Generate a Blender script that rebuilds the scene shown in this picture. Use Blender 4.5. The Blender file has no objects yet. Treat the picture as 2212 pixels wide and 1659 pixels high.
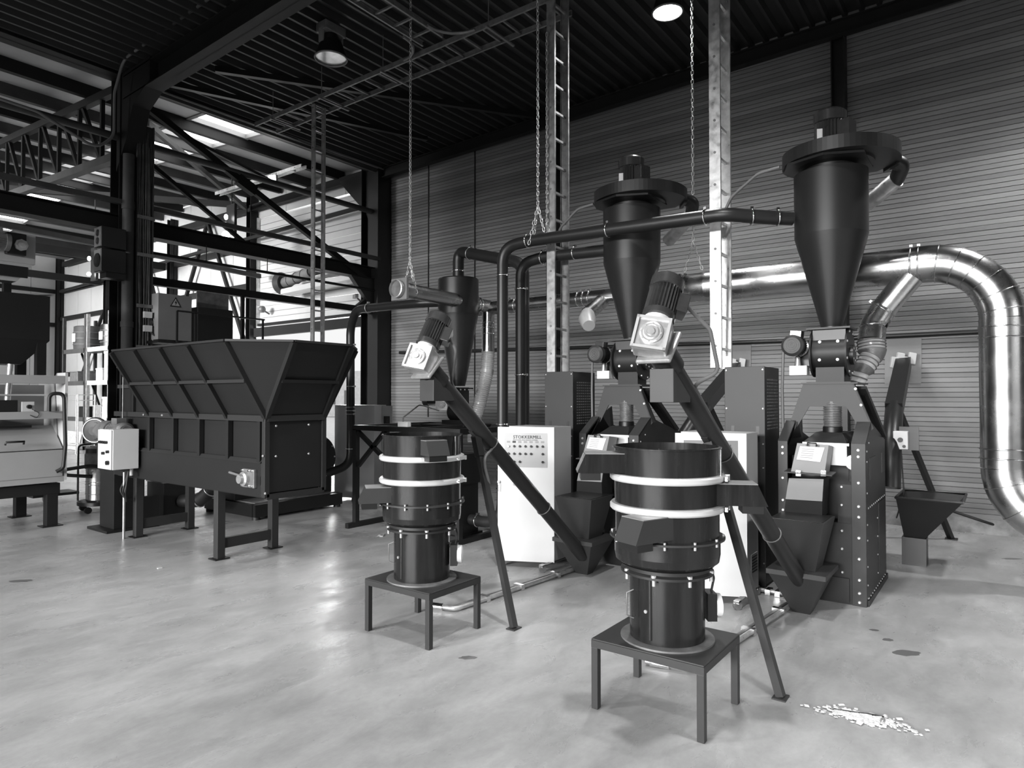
import bpy, bmesh, math, random
from mathutils import Vector as V, Matrix
random.seed(7)
S = bpy.context.scene
COL = S.collection
# ---------------------------------------------------------------- camera
F, CX, CY, H = 1430.0, 1106.0, 829.5, 1.6
YAW, PT = math.radians(36.6), math.atan(27.5/1430)
fw = (math.cos(YAW), math.sin(YAW)); rt = (math.sin(YAW), -math.cos(YAW))
cd = bpy.data.cameras.new('camera'); cam = bpy.data.objects.new('camera', cd); COL.objects.link(cam)
cd.sensor_fit = 'HORIZONTAL'; cd.sensor_width = 36; cd.lens = 36*F/2212
cd.clip_start = .05; cd.clip_end = 300
cam.location = (0, 0, H); cam.rotation_euler = (math.pi/2+PT, 0, YAW-math.pi/2)
S.camera = cam
# ---------------------------------------------------------------- world, lights, exposure
w = bpy.data.worlds.new('world'); S.world = w; w.use_nodes = True
w.node_tree.nodes['Background'].inputs[0].default_value = (.93, .93, .93, 1)
w.node_tree.nodes['Background'].inputs[1].default_value = .9
S.view_settings.view_transform = 'Standard'; S.view_settings.look = 'None'
S.view_settings.gamma = 1; S.view_settings.use_curve_mapping = False
S.view_settings.exposure = 0.16
def area(name, loc, to, sx, sy, e, spread=180):
    l = bpy.data.lights.new(name, 'AREA'); l.shape = 'RECTANGLE'; l.size = sx; l.size_y = sy; l.energy = e
    l.spread = math.radians(spread)
    o = bpy.data.objects.new(name, l); COL.objects.link(o); o.location = loc
    o.rotation_euler = (V(to)-V(loc)).to_track_quat('-Z', 'Y').to_euler(); return o
area('daylight_gate_left', (-20, 4.0, 5.15), (4, 3, 2.0), 17, 3.0, 12500)
area('daylight_gate_rear', (2.0, -11.5, 6.4), (2.5, 1.5, -1.0), 8, 3.4, 800, 120)
area('daylight_far_gate', (12.5, 12.9, 3.2), (6.5, 11.4, .2), 5, 3.5, 1100)
area('fill_far_hall', (-6.5, 19.5, 5.0), (9, 19.5, 3), 11, 3, 1050, 56)  # added fill light hanging inside the back hall, no opening behind it
BAYS = ((7.08, 3.04, 6.0, 420), (7.7, -1.1, 6.1, 620), (2.9, 1.4, 6.1, 700), (-.4, 4.6, 5.9, 600))  # first lamp is visible; the rest are added out of view for overhead fill
for i, (x, y, z, e) in enumerate(BAYS):
    l = bpy.data.lights.new('bay_light', 'SPOT'); l.energy = e*.86; l.spot_size = math.radians(122); l.spot_blend = .55; l.shadow_soft_size = .16
    o = bpy.data.objects.new('bay_light', l); COL.objects.link(o); o.location = (x, y, z-.05)
# ---------------------------------------------------------------- pixel helpers: measured points of the place
def ray(px, py):
    a = (px-CX)/F; b = (CY-py)/F
    f = math.cos(PT)-b*math.sin(PT); u = math.sin(PT)+b*math.cos(PT)
    return V((fw[0]*f+rt[0]*a, fw[1]*f+rt[1]*a, u))
O = V((0, 0, H))
def PZ(px, py, z=0): d = ray(px, py); return O+d*((z-H)/d.z)
def PX(px, py, X): d = ray(px, py); return O+d*(X/d.x)
def PY(px, py, Y): d = ray(px, py); return O+d*(Y/d.y)
def PD(px, py, D): return O+ray(px, py)*D
# ---------------------------------------------------------------- materials
def mat(name, c, r=.5, metal=0, emit=0, spec=.5, noise=0, nscale=8, bump=0, bscale=40, stretch=None, rnoise=0, coat=0, rnd=0):
    m = bpy.data.materials.new(name); m.use_nodes = True; nt = m.node_tree; b = nt.nodes['Principled BSDF']
    b.inputs['Base Color'].default_value = (c, c, c, 1); b.inputs['Roughness'].default_value = r
    b.inputs['Metallic'].default_value = metal; b.inputs['Specular IOR Level'].default_value = spec
    b.inputs['Coat Weight'].default_value = coat; b.inputs['Coat Roughness'].default_value = .12
    if emit:
        b.inputs['Emission Color'].default_value = (1, 1, 1, 1); b.inputs['Emission Strength'].default_value = emit
    L = nt.links.new
    if noise or bump or rnoise or rnd:
        tc = nt.nodes.new('ShaderNodeTexCoord'); mp = nt.nodes.new('ShaderNodeMapping')
        L(tc.outputs['Object'], mp.inputs[0])
        if stretch: mp.inputs['Scale'].default_value = stretch
    if noise or rnoise or rnd:
        n = nt.nodes.new('ShaderNodeTexNoise'); n.inputs['Scale'].default_value = nscale; n.inputs['Detail'].default_value = 6
        n.inputs['Roughness'].default_value = .6
        L(mp.outputs[0], n.inputs[0])
        mr = nt.nodes.new('ShaderNodeMapRange'); mr.inputs['From Min'].default_value = .25; mr.inputs['From Max'].default_value = .75
        mr.inputs['To Min'].default_value = max(0, c*(1-noise)); mr.inputs['To Max'].default_value = min(1, c*(1+noise))
        L(n.outputs[0], mr.inputs[0]); out = mr.outputs[0]
        if rnd:
            oi = nt.nodes.new('ShaderNodeObjectInfo'); m2 = nt.nodes.new('ShaderNodeMapRange')
            m2.inputs['To Min'].default_value = 1-rnd; m2.inputs['To Max'].default_value = 1+rnd
            L(oi.outputs['Random'], m2.inputs[0]); mm = nt.nodes.new('ShaderNodeMath'); mm.operation = 'MULTIPLY'
            L(out, mm.inputs[0]); L(m2.outputs[0], mm.inputs[1]); out = mm.outputs[0]
        cc = nt.nodes.new('ShaderNodeCombineColor')
        for i in range(3): L(out, cc.inputs[i])
        L(cc.outputs[0], b.inputs['Base Color'])
        if rnoise:
            m3 = nt.nodes.new('ShaderNodeMapRange'); m3.inputs['From Min'].default_value = .3; m3.inputs['From Max'].default_value = .7
            m3.inputs['To Min'].default_value = max(0, r-rnoise); m3.inputs['To Max'].default_value = min(1, r+rnoise)
            L(n.outputs[0], m3.inputs[0]); L(m3.outputs[0], b.inputs['Roughness'])
    if bump:
        n2 = nt.nodes.new('ShaderNodeTexNoise'); n2.inputs['Scale'].default_value = bscale; n2.inputs['Detail'].default_value = 3
        L(mp.outputs[0], n2.inputs[0]); bp = nt.nodes.new('ShaderNodeBump'); bp.inputs['Strength'].default_value = bump; bp.inputs['Distance'].default_value = .01
        L(n2.outputs[0], bp.inputs['Height']); L(bp.outputs[0], b.inputs['Normal'])
    return m
PAINT = mat('dark_paint', .015, .45, spec=.3, noise=.12, nscale=3, bump=.03, bscale=120)
GLOSS = mat('gloss_dark_paint', .013, .24, noise=.3, nscale=5, stretch=(6, 6, .6), rnoise=.06, spec=.25)
RINGM = mat('zinc_clamp_band', .6, .3, metal=.35)
MID = mat('mid_grey_paint', .03, .45, spec=.3, noise=.08, nscale=3)
HOPL = mat('hopper_edge_paint', .022, .45, spec=.3)
HOPP = mat('hopper_paint', .011, .5, spec=.3, noise=.12, nscale=2)
BLACK = mat('black_paint', .007, .4)
RUBBER = mat('black_rubber', .01, .55)
PIPE = mat('dark_pipe_paint', .014, .38, spec=.35, noise=.1, nscale=4)
WHITE = mat('white_enamel', .55, .35, noise=.03, nscale=4)
CREAM = mat('light_grey_enamel', .32, .4, noise=.04, nscale=4)
LGREY = mat('light_grey_paint', .16, .45, noise=.08, nscale=3)
PLATE = mat('aluminium_plate', .45, .4, metal=.6)
GALV = mat('galvanised_steel', .5, .38, metal=.75, noise=.3, nscale=14, rnoise=.12)
GALVM = mat('mid_grey_galvanised_steel', .3, .42, metal=.6, noise=.35, nscale=14, rnoise=.1)  # darker galvanised tone, used on the middle cable ladder only
GALVD = mat('dull_galvanised_steel', .16, .5, metal=.4, noise=.4, nscale=10)
STEEL = mat('polished_duct_steel', .5, .26, metal=1, noise=.12, nscale=4, rnoise=.06)
CHROME = mat('bright_steel', .85, .18, metal=1)
BOLT = mat('zinc_bolt', .5, .3, metal=.6)
CASTALU = mat('cast_aluminium', .42, .38, metal=.7, noise=.2, nscale=30)
MOTOR = mat('motor_gloss_paint', .03, .18, noise=.2, nscale=20, coat=.5)
BOARD = mat('wall_board_paint', .18, .5, noise=.3, nscale=.7, stretch=(1, .35, 1.6), rnd=.2, rnoise=.08)
DECK = mat('roof_deck_paint', .028, .45, spec=.35, noise=.15, nscale=2)
BEAM = mat('steel_beam_paint', .009, .6, spec=.25, noise=.2, nscale=3)
BEAML = mat('old_grey_beam_paint', .045, .6, spec=.3, noise=.3, nscale=3)
SHEET = mat('pale_sheet', .42, .55, noise=.1, nscale=1)
SHEETD = mat('pale_roof_sheet', .3, .6, noise=.15, nscale=1)
PLASTER = mat('old_plaster', .2, .8, noise=.7, nscale=5, bump=.6, bscale=12)
WOOD = mat('particle_board', .35, .7, noise=.35, nscale=30)
HOSE = mat('clear_ribbed_hose', .5, .25, metal=.2)
CHAIN = mat('galvanised_chain', .55, .4, metal=.6)
CABLE = mat('grey_cable', .12, .5)
BUNDLE = mat('cable_bundle', .05, .55, noise=.5, nscale=8)
PAPER = mat('white_paper', .55, .7)
INK = mat('black_print', .01, .6)
GREYINK = mat('grey_print', .2, .6)
DUST = mat('light_dust', .58, .9, noise=.3, nscale=40)
SKYL = mat('skylight_pane', .8, .5, emit=5)
LAMP = mat('lit_lamp', .9, .5, emit=60)
TUBE = mat('lit_small_lamp', .9, .5, emit=14)
LENS = mat('lamp_lens', .55, .12, metal=.5, noise=.3, nscale=7)
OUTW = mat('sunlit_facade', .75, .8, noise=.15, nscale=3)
YARD = mat('dark_asphalt', .07, .8, noise=.3, nscale=3)
def glass():
    m = mat('clear_hose_plastic', .75, .15); b = m.node_tree.nodes['Principled BSDF']
    b.inputs['Alpha'].default_value = .45; return m
CLEAR = glass()
SMOKE = mat('smoky_hose_plastic', .08, .2)
def concrete():
    m = bpy.data.materials.new('worn_concrete'); m.use_nodes = True; nt = m.node_tree; b = nt.nodes['Principled BSDF']; L = nt.links.new
    tc = nt.nodes.new('ShaderNodeTexCoord')
    def noise(s, d, rg=.6, dist=0, mp=None):
        n = nt.nodes.new('ShaderNodeTexNoise'); n.inputs['Scale'].default_value = s; n.inputs['Detail'].default_value = d
        n.inputs['Roughness'].default_value = rg; n.inputs['Distortion'].default_value = dist; L(mp or tc.outputs['Object'], n.inputs[0]); return n.outputs[0]
    def mr(x, a, bb, c, d):
        n = nt.nodes.new('ShaderNodeMapRange'); L(x, n.inputs[0])
        for i, v in enumerate((a, bb, c, d)): n.inputs[i+1].default_value = v
        return n.outputs[0]
    def mul(x, y):
        n = nt.nodes.new('ShaderNodeMath'); n.operation = 'MULTIPLY'; L(x, n.inputs[0]); L(y, n.inputs[1]); return n.outputs[0]
    mp = nt.nodes.new('ShaderNodeMapping'); mp.inputs['Scale'].default_value = (1, 2.2, 1); mp.inputs['Rotation'].default_value = (0, 0, .65); L(tc.outputs['Object'], mp.inputs[0])
    big = mr(noise(.55, 5, .55, .4), .3, .7, .25, .385)
    med = mr(noise(2.2, 9, .68, .5, mp.outputs[0]), .3, .72, .8, 1.16)
    fine = mr(noise(28, 4, .6), .3, .7, .95, 1.05)
    spots = mr(noise(1.7, 3, .5, .3), .2, .24, .6, 1)
    specks = mr(noise(6.5, 2, .4, 1.2, mp.outputs[0]), .15, .2, .7, 1)
    out = mul(mul(mul(mul(big, med), fine), spots), specks)
    cc = nt.nodes.new('ShaderNodeCombineColor')
    for i in range(3): L(out, cc.inputs[i])
    L(cc.outputs[0], b.inputs['Base Color'])
    L(mr(noise(1.8, 6, .65, .5, mp.outputs[0]), .3, .7, .2, .46), b.inputs['Roughness'])
    b.inputs['Specular IOR Level'].default_value = .45
    bp = nt.nodes.new('ShaderNodeBump'); bp.inputs['Strength'].default_value = .22; bp.inputs['Distance'].default_value = .012
    L(noise(5, 9, .62, 0, mp.outputs[0]), bp.inputs['Height']); L(bp.outputs[0], b.inputs['Normal'])
    return m
CONC = concrete()
# ---------------------------------------------------------------- mesh builder
def frame(a):
    a = V(a).normalized(); u = a.cross(V((0, 0, 1)))
    if u.length < 1e-4: u = V((1, 0, 0))
    u.normalize(); return a, u, u.cross(a)
class MB:
    def __init__(s): s.v = []; s.f = []; s.s = []
    def add(s, vs, fs, sm=False):
        n = len(s.v); s.v += [V(p) for p in vs]; s.f += [[i+n for i in f] for f in fs]; s.s += [sm]*len(fs); return s
    def box(s, x0, x1, y0, y1, z0, z1):
        return s.add([(x, y, z) for x in (x0, x1) for y in (y0, y1) for z in (z0, z1)],
                     [(0, 1, 3, 2), (4, 6, 7, 5), (0, 4, 5, 1), (2, 3, 7, 6), (0, 2, 6, 4), (1, 5, 7, 3)])
    def obox(s, c, ax, ay, az):   # centre, three half-axis vectors
        c, ax, ay, az = V(c), V(ax), V(ay), V(az)
        return s.add([c+ax*i+ay*j+az*k for i in (-1, 1) for j in (-1, 1) for k in (-1, 1)],
                     [(0, 1, 3, 2), (4, 6, 7, 5), (0, 4, 5, 1), (2, 3, 7, 6), (0, 2, 6, 4), (1, 5, 7, 3)])
    def bar(s, p, q, w, h):       # rectangular bar between p and q, w across, h up
        p, q = V(p), V(q); a, u, n = frame(q-p)
        return s.obox((p+q)/2, (q-p)/2, u*w/2, n*h/2)
    def ibeam(s, p, q, w, h, t=.015):
        p, q = V(p), V(q); a, u, n = frame(q-p)
        s.obox((p+q)/2, (q-p)/2, u*t/2, n*h/2)
        s.obox((p+q)/2+n*(h/2-t/2), (q-p)/2, u*w/2, n*t/2); return s.obox((p+q)/2-n*(h/2-t/2), (q-p)/2, u*w/2, n*t/2)
    def loft(s, rings, caps=(True, True), sm=True):
        n = len(rings[0]); vs = [p for r in rings for p in r]; fs = []
        for k in range(len(rings)-1):
            for i in range(n):
                j = (i+1) % n; fs.append((k*n+i, k*n+j, (k+1)*n+j, (k+1)*n+i))
        s.add(vs, fs, sm)
        if caps[0]: s.add(rings[0], [tuple(range(n))[::-1]])
        if caps[1]: s.add(rings[-1], [tuple(range(n))])
        return s
    def cyl(s, p, q, r0, r1=None, n=20, caps=(True, True), sm=True):
        p, q = V(p), V(q); r1 = r0 if r1 is None else r1; a, u, w = frame(q-p)
        return s.loft([[c+u*r*math.cos(2*math.pi*i/n)+w*r*math.sin(2*math.pi*i/n) for i in range(n)] for c, r in ((p, r0), (q, r1))], caps, sm)
    def tube(s, pts, r, n=16, caps=True):
        pts = [V(p) for p in pts]; rr = r if isinstance(r, (list, tuple)) else [r]*len(pts); rings = []
        u = None
        for i, p in enumerate(pts):
            d = (pts[min(i+1, len(pts)-1)]-pts[max(i-1, 0)]).normalized()
            if u is None: u = frame(d)[1]
            u = (u-d*u.dot(d)).normalized(); w_ = d.cross(u)
            rings.append([p+u*rr[i]*math.cos(2*math.pi*k/n)+w_*rr[i]*math.sin(2*math.pi*k/n) for k in range(n)])
        return s.loft(rings, (caps, caps))
    def lathe(s, c, prof, n=32, axis=(0, 0, 1), caps=(True, True), sm=True):
        c = V(c); a, u, w_ = frame(axis) if axis != (0, 0, 1) else (V((0, 0, 1)), V((1, 0, 0)), V((0, 1, 0)))
        for k in range(len(prof)-1):
            (r0, z0), (r1, z1) = prof[k], prof[k+1]
            s.loft([[c+a*z+u*r*math.cos(2*math.pi*i/n)+w_*r*math.sin(2*math.pi*i/n) for i in range(n)] for r, z in ((r0, z0), (r1, z1))], (caps[0] and k == 0, caps[1] and k == len(prof)-2), sm)
        return s
    def torus(s, c, axis, R, r, n=32, m=8, a0=0, a1=360):
        a, u, w_ = frame(axis); c = V(c); full = a1-a0 >= 360
        pts = [c+(u*math.cos(t)+w_*math.sin(t))*R for t in [math.radians(a0+(a1-a0)*i/n) for i in range(n+1)]]
        return s.tube(pts, r, m, not full)
    def prism(s, pts, t):
        pts = [V(p) for p in pts]; t = V(t); n = len(pts)
        return s.loft([pts, [p+t for p in pts]], sm=False)
    def star(s, p, q, r0, r1, n):
        p, q = V(p), V(q); a, u, w_ = frame(q-p); R = []
        for c in (p, q):
            R.append([c+(u*math.cos(math.pi*i/n)+w_*math.sin(math.pi*i/n))*(r1 if (i//1) % 2 else r0) for i in range(2*n)])
        return s.loft(R, sm=False)
    def ball(s, c, r, n=8, sc=(1, 1, 1)):
        c = V(c); rings = []
        for k in range(1, n):
            t = math.pi*k/n; rings.append([c+V((math.sin(t)*math.cos(2*math.pi*i/(2*n))*r*sc[0], math.sin(t)*math.sin(2*math.pi*i/(2*n))*r*sc[1], math.cos(t)*r*sc[2])) for i in range(2*n)])
        return s.loft(rings)
def arc(c, u, w_, R, a0, a1, n=8):
    c, u, w_ = V(c), V(u), V(w_)
    return [c+(u*math.cos(math.radians(a0+(a1-a0)*i/n))+w_*math.sin(math.radians(a0+(a1-a0)*i/n)))*R for i in range(n+1)]
def bend(pts, R=.15, n=7):   # polyline with rounded corners
    pts = [V(p) for p in pts]; out = [pts[0]]
    for i in range(1, len(pts)-1):
        a, b, c = pts[i-1], pts[i], pts[i+1]; d1 = (a-b).normalized(); d2 = (c-b).normalized()
        ang = math.acos(max(-1, min(1, d1.dot(d2)))); t = min(R/math.tan(ang/2), (a-b).length*.49, (c-b).length*.49)
        p, q = b+d1*t, b+d2*t
        for k in range(n+1):
            s_ = k/n; out.append(p*(1-s_)**2+b*2*s_*(1-s_)+q*s_**2)
    return out+[pts[-1]]
def obj(name, mb, m, parent=None, off=(0, 0, 0), bev=0):
    me = bpy.data.meshes.new(name); off = V(off); me.from_pydata([tuple(p-off) for p in mb.v], [], mb.f)
    me.polygons.foreach_set('use_smooth', mb.s); me.materials.append(m); me.update()
    bm = bmesh.new(); bm.from_mesh(me); bmesh.ops.recalc_face_normals(bm, faces=bm.faces); bm.to_mesh(me); bm.free()
    o = bpy.data.objects.new(name, me); COL.objects.link(o)
    if parent: o.parent = parent
    if bev:
        b = o.modifiers.new('b', 'BEVEL'); b.width = bev; b.segments = 2; b.limit_method = 'ANGLE'; b.angle_limit = math.radians(40)
    return o
class T:      # a thing: an Empty at its base plus parts written in world coordinates
    def __init__(s, name, label, cat, loc, group=None):
        o = bpy.data.objects.new(name, None); COL.objects.link(o); o.location = loc; o.empty_display_size = .1
        o['label'] = label; o['category'] = cat
        if group: o['group'] = group
        s.o = o; s.loc = V(loc)
    def part(s, name, mb, m, parent=None, bev=0, label=None, stuff=False):
        o = obj(name, mb, m, parent or s.o, s.loc, bev)
        if label: o['label'] = label
        if stuff: o['kind'] = 'stuff'
        return o
def copy_tree(o, parent=None):
    c = o.copy(); COL.objects.link(c); c.parent = parent
    for ch in [x for x in bpy.data.objects if x.parent == o]: copy_tree(ch, c)
    return c
def dup(t, d, label):
    c = copy_tree(t.o); c.location = V(t.o.location)+V(d); c['label'] = label; return c
def struct(name, mb, m, parent=None, label=None, bev=0):
    o = obj(name, mb, m, parent, bev=bev)
    if not parent: o['kind'] = 'structure'
    if label: o['label'] = label
    return o
def sgroup(name, label=None):
    o = bpy.data.objects.new(name, None); COL.objects.link(o); o['kind'] = 'structure'
    if label: o['label'] = label
    return o
def single(name, mb, m, label, cat, group=None, bev=0, loc=None):
    if loc is None:
        xs = [p.x for p in mb.v]; ys = [p.y for p in mb.v]; zs = [p.z for p in mb.v]
        loc = ((min(xs)+max(xs))/2, (min(ys)+max(ys))/2, min(zs))
    o = obj(name, mb, m, None, loc, bev); o.location = loc; o['label'] = label; o['category'] = cat
    if group: o['group'] = group
    return o
def text(t, name, body, size, loc, xdir, m, parent=None, depth=.0008):
    c = bpy.data.curves.new('t', 'FONT'); c.body = body; c.size = size; c.extrude = depth; c.resolution_u = 2
    o = bpy.data.objects.new('t', c); COL.objects.link(o); dg = bpy.context.evaluated_depsgraph_get(); dg.update()
    me = bpy.data.meshes.new_from_object(o.evaluated_get(dg)); COL.objects.unlink(o); bpy.data.objects.remove(o)
    me.materials.clear(); me.materials.append(m); n = bpy.data.objects.new(name, me); COL.objects.link(n)
    x = V(xdir).normalized(); z = V((0, 0, 1)); nrm = x.cross(z)
    M = Matrix((x, z, nrm)).transposed().to_4x4(); M.translation = V(loc)-t.loc; n.matrix_local = M; n.parent = parent or t.o
    return n
def bolts(pts, axis, r=.012, h=.008):
    mb = MB(); a = V(axis)
    for p in pts: mb.cyl(V(p), V(p)+a*h, r, r*.7, 8)
    return mb
# ================================================================ SETTING
WX = 9.54
fl = MB(); fl.box(-9, WX+.4, -7, 27.7, -.2, 0); struct('floor', fl, CONC)
def zroof(y): return 6.62-.028*y
# right wall: horizontal boards
wr = sgroup('wall_right', 'dark painted wall of horizontal boards')
back = MB(); back.box(WX+.03, WX+.12, -7, 10.55, .12, 6.75); struct('backing', back, BLACK, wr)
bmb = MB(); hb = .0595
bmb.prism([(WX, -7, .0), (WX, -7, hb-.012), (WX+.006, -7, hb-.004), (WX+.03, -7, hb-.004), (WX+.03, -7, -.001), (WX+.004, -7, -.001)], (0, 17.55, 0))
b0 = obj('board', bmb, BOARD, wr); z = .17; k = 0
b0.location.z = z
while z < 6.6:
    z += hb; k += 1
    c = b0.copy(); COL.objects.link(c); c.parent = wr; c.location.z = z; c.location.x = random.uniform(-.0025, .0025)
bs = MB(); bs.box(WX-.03, WX+.12, -7, 10.55, 0, .17); struct('baseboard_right', bs, PLASTER)
for i, y in enumerate((9.15, 7.95)):
    m_ = MB(); m_.box(WX-.012, WX, y-.012, y+.012, 1.2, 6.3); struct('trim_%d' % (i+1), m_, BLACK)
m_ = MB(); m_.tube(bend([(WX-.06, -7, 2.36), (WX-.06, 2.2, 2.36), (WX-.06, 6, 2.42), (WX-.06, 9.9, 2.5)]), .03, 8); struct('trim_3', m_, BLACK, label='black conduit along the board wall')
# back-hall wall beyond corner column, sectional door, far end wall
def wall_x(y0, y1, z0, z1, name='wall_panel', parent=None, m=SHEET, step=1.1):
    y = y0
    while y < y1-.01:
        e = min(y+step, y1); m_ = MB(); m_.box(WX, WX+.08, y+.006, e-.006, z0, z1); struct(name, m_, m, parent); y = e
wf = sgroup('wall_right_far', 'pale panel wall of the back hall')
wall_x(10.6, 15.1, 6.1, 6.9, parent=wf); wall_x(15.1, 27.6, 0, 7.0, parent=wf)
m_ = MB(); m_.box(WX+.08, WX+.1, 15.1, 27.6, 0, 7); m_.box(WX+.08, WX+.1, 10.6, 15.1, 6.1, 7); struct('backing', m_, BLACK, wf)
for z in (5.4, 4.4, 2.4):
    m_ = MB(); m_.box(WX-.12, WX, 15.2, 27.5, z-.07, z+.07); struct('rail', m_, BEAM, wf)
for y in (15.15, 19.2, 23.4, 27.4):
    m_ = MB(); m_.ibeam((WX-.12, y, 0), (WX-.12, y, 6.7), .2, .2); struct('post', m_, BEAM, wf)
for (ya, za, yb, zb) in ((15.4, 3.0, 17.2, 6.3), (17.2, 6.3, 19.0, 3.2), (21.4, 2.6, 22.6, 5.4), (23.6, 4.4, 25.2, 2.4), (19.4, 3.2, 21, 6.2)):
    m_ = MB(); m_.bar((WX-.16, ya, za), (WX-.16, yb, zb), .08, .08); struct('brace', m_, BEAM, wf)
we = sgroup('wall_far', 'pale end wall of the back hall')
x = -9
while x < WX:
    m_ = MB(); m_.box(x+.006, min(x+1.1, WX)-.006, 27.6, 27.68, 0, 7); struct('wall_panel', m_, SHEET, we); x += 1.1
m_ = MB(); m_.box(-9, WX, 27.68, 27.7, 0, 7); struct('backing', m_, BLACK, we)
for z in (5.4, 4.2): m_ = MB(); m_.box(-9, WX, 27.5, 27.6, z-.07, z+.07); struct('rail', m_, BEAM, we)
# door (sectional), half open
dr = sgroup('door_1', 'half open sectional door with pale panels')
z = 3.42
while z < 6.05:
    m_ = MB(); m_.box(WX+.02, WX+.06, 10.75, 15.0, z+.004, z+.436); struct('door_panel', m_, SHEET, dr, bev=.004)
    m_ = MB()
    for q in (.15, .29): m_.box(WX+.012, WX+.02, 10.75, 15.0, z+q-.006, z+q+.006)
    struct('groove_strip', m_, LGREY, dr); z += .44
m_ = MB(); m_.box(WX-.03, WX+.03, 10.75, 15.0, 3.36, 3.43); struct('door_seal', m_, BLACK, dr)
for y in (10.72, 15.04): m_ = MB(); m_.box(WX-.06, WX+.04, y-.03, y+.03, 0, 6.1); struct('door_track', m_, GALV, dr)
m_ = MB(); m_.box(WX-.08, WX, 12.2, 12.9, 4.62, 4.7); struct('window_strip', m_, WHITE, dr)
m_ = MB(); m_.bar((WX-.1, 10.8, 3.2), (WX-.1, 15, 3.2), .1, .22); struct('trim_4', m_, BEAM)
# walls behind the camera with their open gates
wl = MB(); wl.box(-9, -8.8, -7, -3, 0, 7); wl.box(-9, -8.8, 9.5, 27.6, 0, 7.2); wl.box(-9, -8.8, -3, 9.5, 4.3, 7); struct('wall_left', wl, SHEETD)
wb = MB(); wb.box(-9, -1.5, -7, -6.8, 0, 7); wb.box(5.5, 9.6, -7, -6.8, 0, 7); wb.box(-1.5, 5.5, -7, -6.8, 4.0, 7); struct('wall_back', wb, BEAML)
# roof deck
ce = sgroup('ceiling', 'dark ribbed steel roof deck')
def decksheet(x0, x1):
    m_ = MB(); prof = []
    for i in range(4):
        y = i*.2
        prof += [(y, 0), (y+.035, 0), (y+.055, .09), (y+.18, .09)]
    prof.append((.8, 0)); n = len(prof); vs = []; fs = []
    for X in (x0, x1): vs += [(X, y, z) for y, z in prof]
    for X in (x0, x1): vs += [(X, y, z+.012) for y, z in prof]
    for i in range(n-1):
        fs.append((i, i+1, n+i+1, n+i)); fs.append((2*n+i, 3*n+i, 3*n+i+1, 2*n+i+1))
    m_.add(vs, fs); return m_
for x0, x1 in ((-9, 4.4), (4.4, 9.6)):
    mb = decksheet(x0, x1); first = None; y = -7
    while y < 10.3:
        if first is None: o = first = obj('deck_sheet', mb, DECK, ce)
        else: o = first.copy(); COL.objects.link(o); o.parent = ce
        o.location = (0, y, zroof(y)-.02); o.rotation_euler.x = -.028; y += .8
m_ = MB(); m_.add([(-9.2, -7.2, zroof(-7)+.12), (9.8, -7.2, zroof(-7)+.12), (9.8, 10.6, zroof(10.6)+.12), (-9.2, 10.6, zroof(10.6)+.12)], [(0, 1, 2, 3)]); m_.add([(-9.2, -7.2, zroof(-7)+.14), (9.8, -7.2, zroof(-7)+.14), (9.8, 10.6, zroof(10.6)+.14), (-9.2, 10.6, zroof(10.6)+.14)], [(0, 1, 2, 3)]); struct('insulation', m_, BLACK, ce)
tn = [10]
def trim(mb, m=BEAM, label=None): tn[0] += 1; return struct('trim_%d' % tn[0], mb, m, label=label)
def IB(p, q, w_, h, m=BEAM, label=None): return trim(MB().ibeam(p, q, w_, h), m, label)
def BR(p, q, w_, h, m=BEAM, label=None): return trim(MB().bar(p, q, w_, h), m, label)
# rafters, columns
IB((4.4, -7, 6.36), (4.4, 10.2, 6.08), .24, .34, label='steel rafter over the hall')
IB((-1.6, -7, 6.36), (-1.6, 10.2, 6.1), .24, .34)
IB((9.3, -7, 6.5), (9.3, 10.3, 6.2), .12, .2)
kn = MB(); kn.prism([(4.28, 10.4, 4.9), (4.28, 10.1, 5.3), (4.28, 9.9, 5.75), (4.28, 9.4, 5.98), (4.28, 9.4, 6.3), (4.28, 10.4, 6.3)], (.24, 0, 0)); trim(kn, BEAM, 'curved knee of rafter and column')
IB((4.4, 10.4, 0), (4.4, 10.4, 6.4), .28, .3, label='dark steel column behind the big hopper')
IB((9.35, 10.6, 0), (9.35, 10.6, 6.4), .3, .34, label='dark corner column')
m_ = MB(); m_.box(9.15, 9.5, 10.2, 10.5, 0, 6.3); trim(m_, BLACK)
for y in (6.12, 1.68): IB((9.42, y, 0), (9.42, y, 6.45), .2, .16, BLACK, label='black wall column')
# header and tie beams in the column line
IB((-9, 10.4, 6.42), (9.5, 10.4, 6.42), .3, .3)
BR((4.5, 10.3, 6.22), (9.4, 10.3, 6.22), .05, .05, BEAML)
BR((4.5, 10.35, 6.3), (9.4, 10.2, 6.28), .03, .03, LGREY)
IB((-9, 10.4, 4.15), (9.2, 10.4, 4.12), .24, .24, label='crane beam')
BR((-9, 10.2, 4.41), (9.2, 10.2, 4.41), .08, .07, BEAML)
BR((4.5, 10.4, 3.36), (9.2, 10.4, 3.36), .12, .12)
m_ = MB(); m_.cyl((4.5, 10.3, 3.77), (9.3, 10.3, 3.77), .025); trim(m_)
for xx in (5.6, 6.7, 7.9): m_ = MB(); m_.cyl((xx, 10.3, 3.77), (xx, 10.3, 4.05), .008, n=6); trim(m_)
m_ = MB(); m_.cyl((-9, 10.4, 5.41), (9.3, 10.4, 5.41), .055, n=12); trim(m_, BEAML)
BR((4.6, 10.4, 6.05), (9.1, 10.4, 3.95), .09, .1); BR((4.6, 10.55, 5.95), (7.1, 10.55, 5.45), .05, .05, BEAML)
m_ = MB(); m_.obox((6.35, 10.4, 5.23), (.16, 0, -.07), (0, .06, 0), (.03, 0, .08)); trim(m_)
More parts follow.
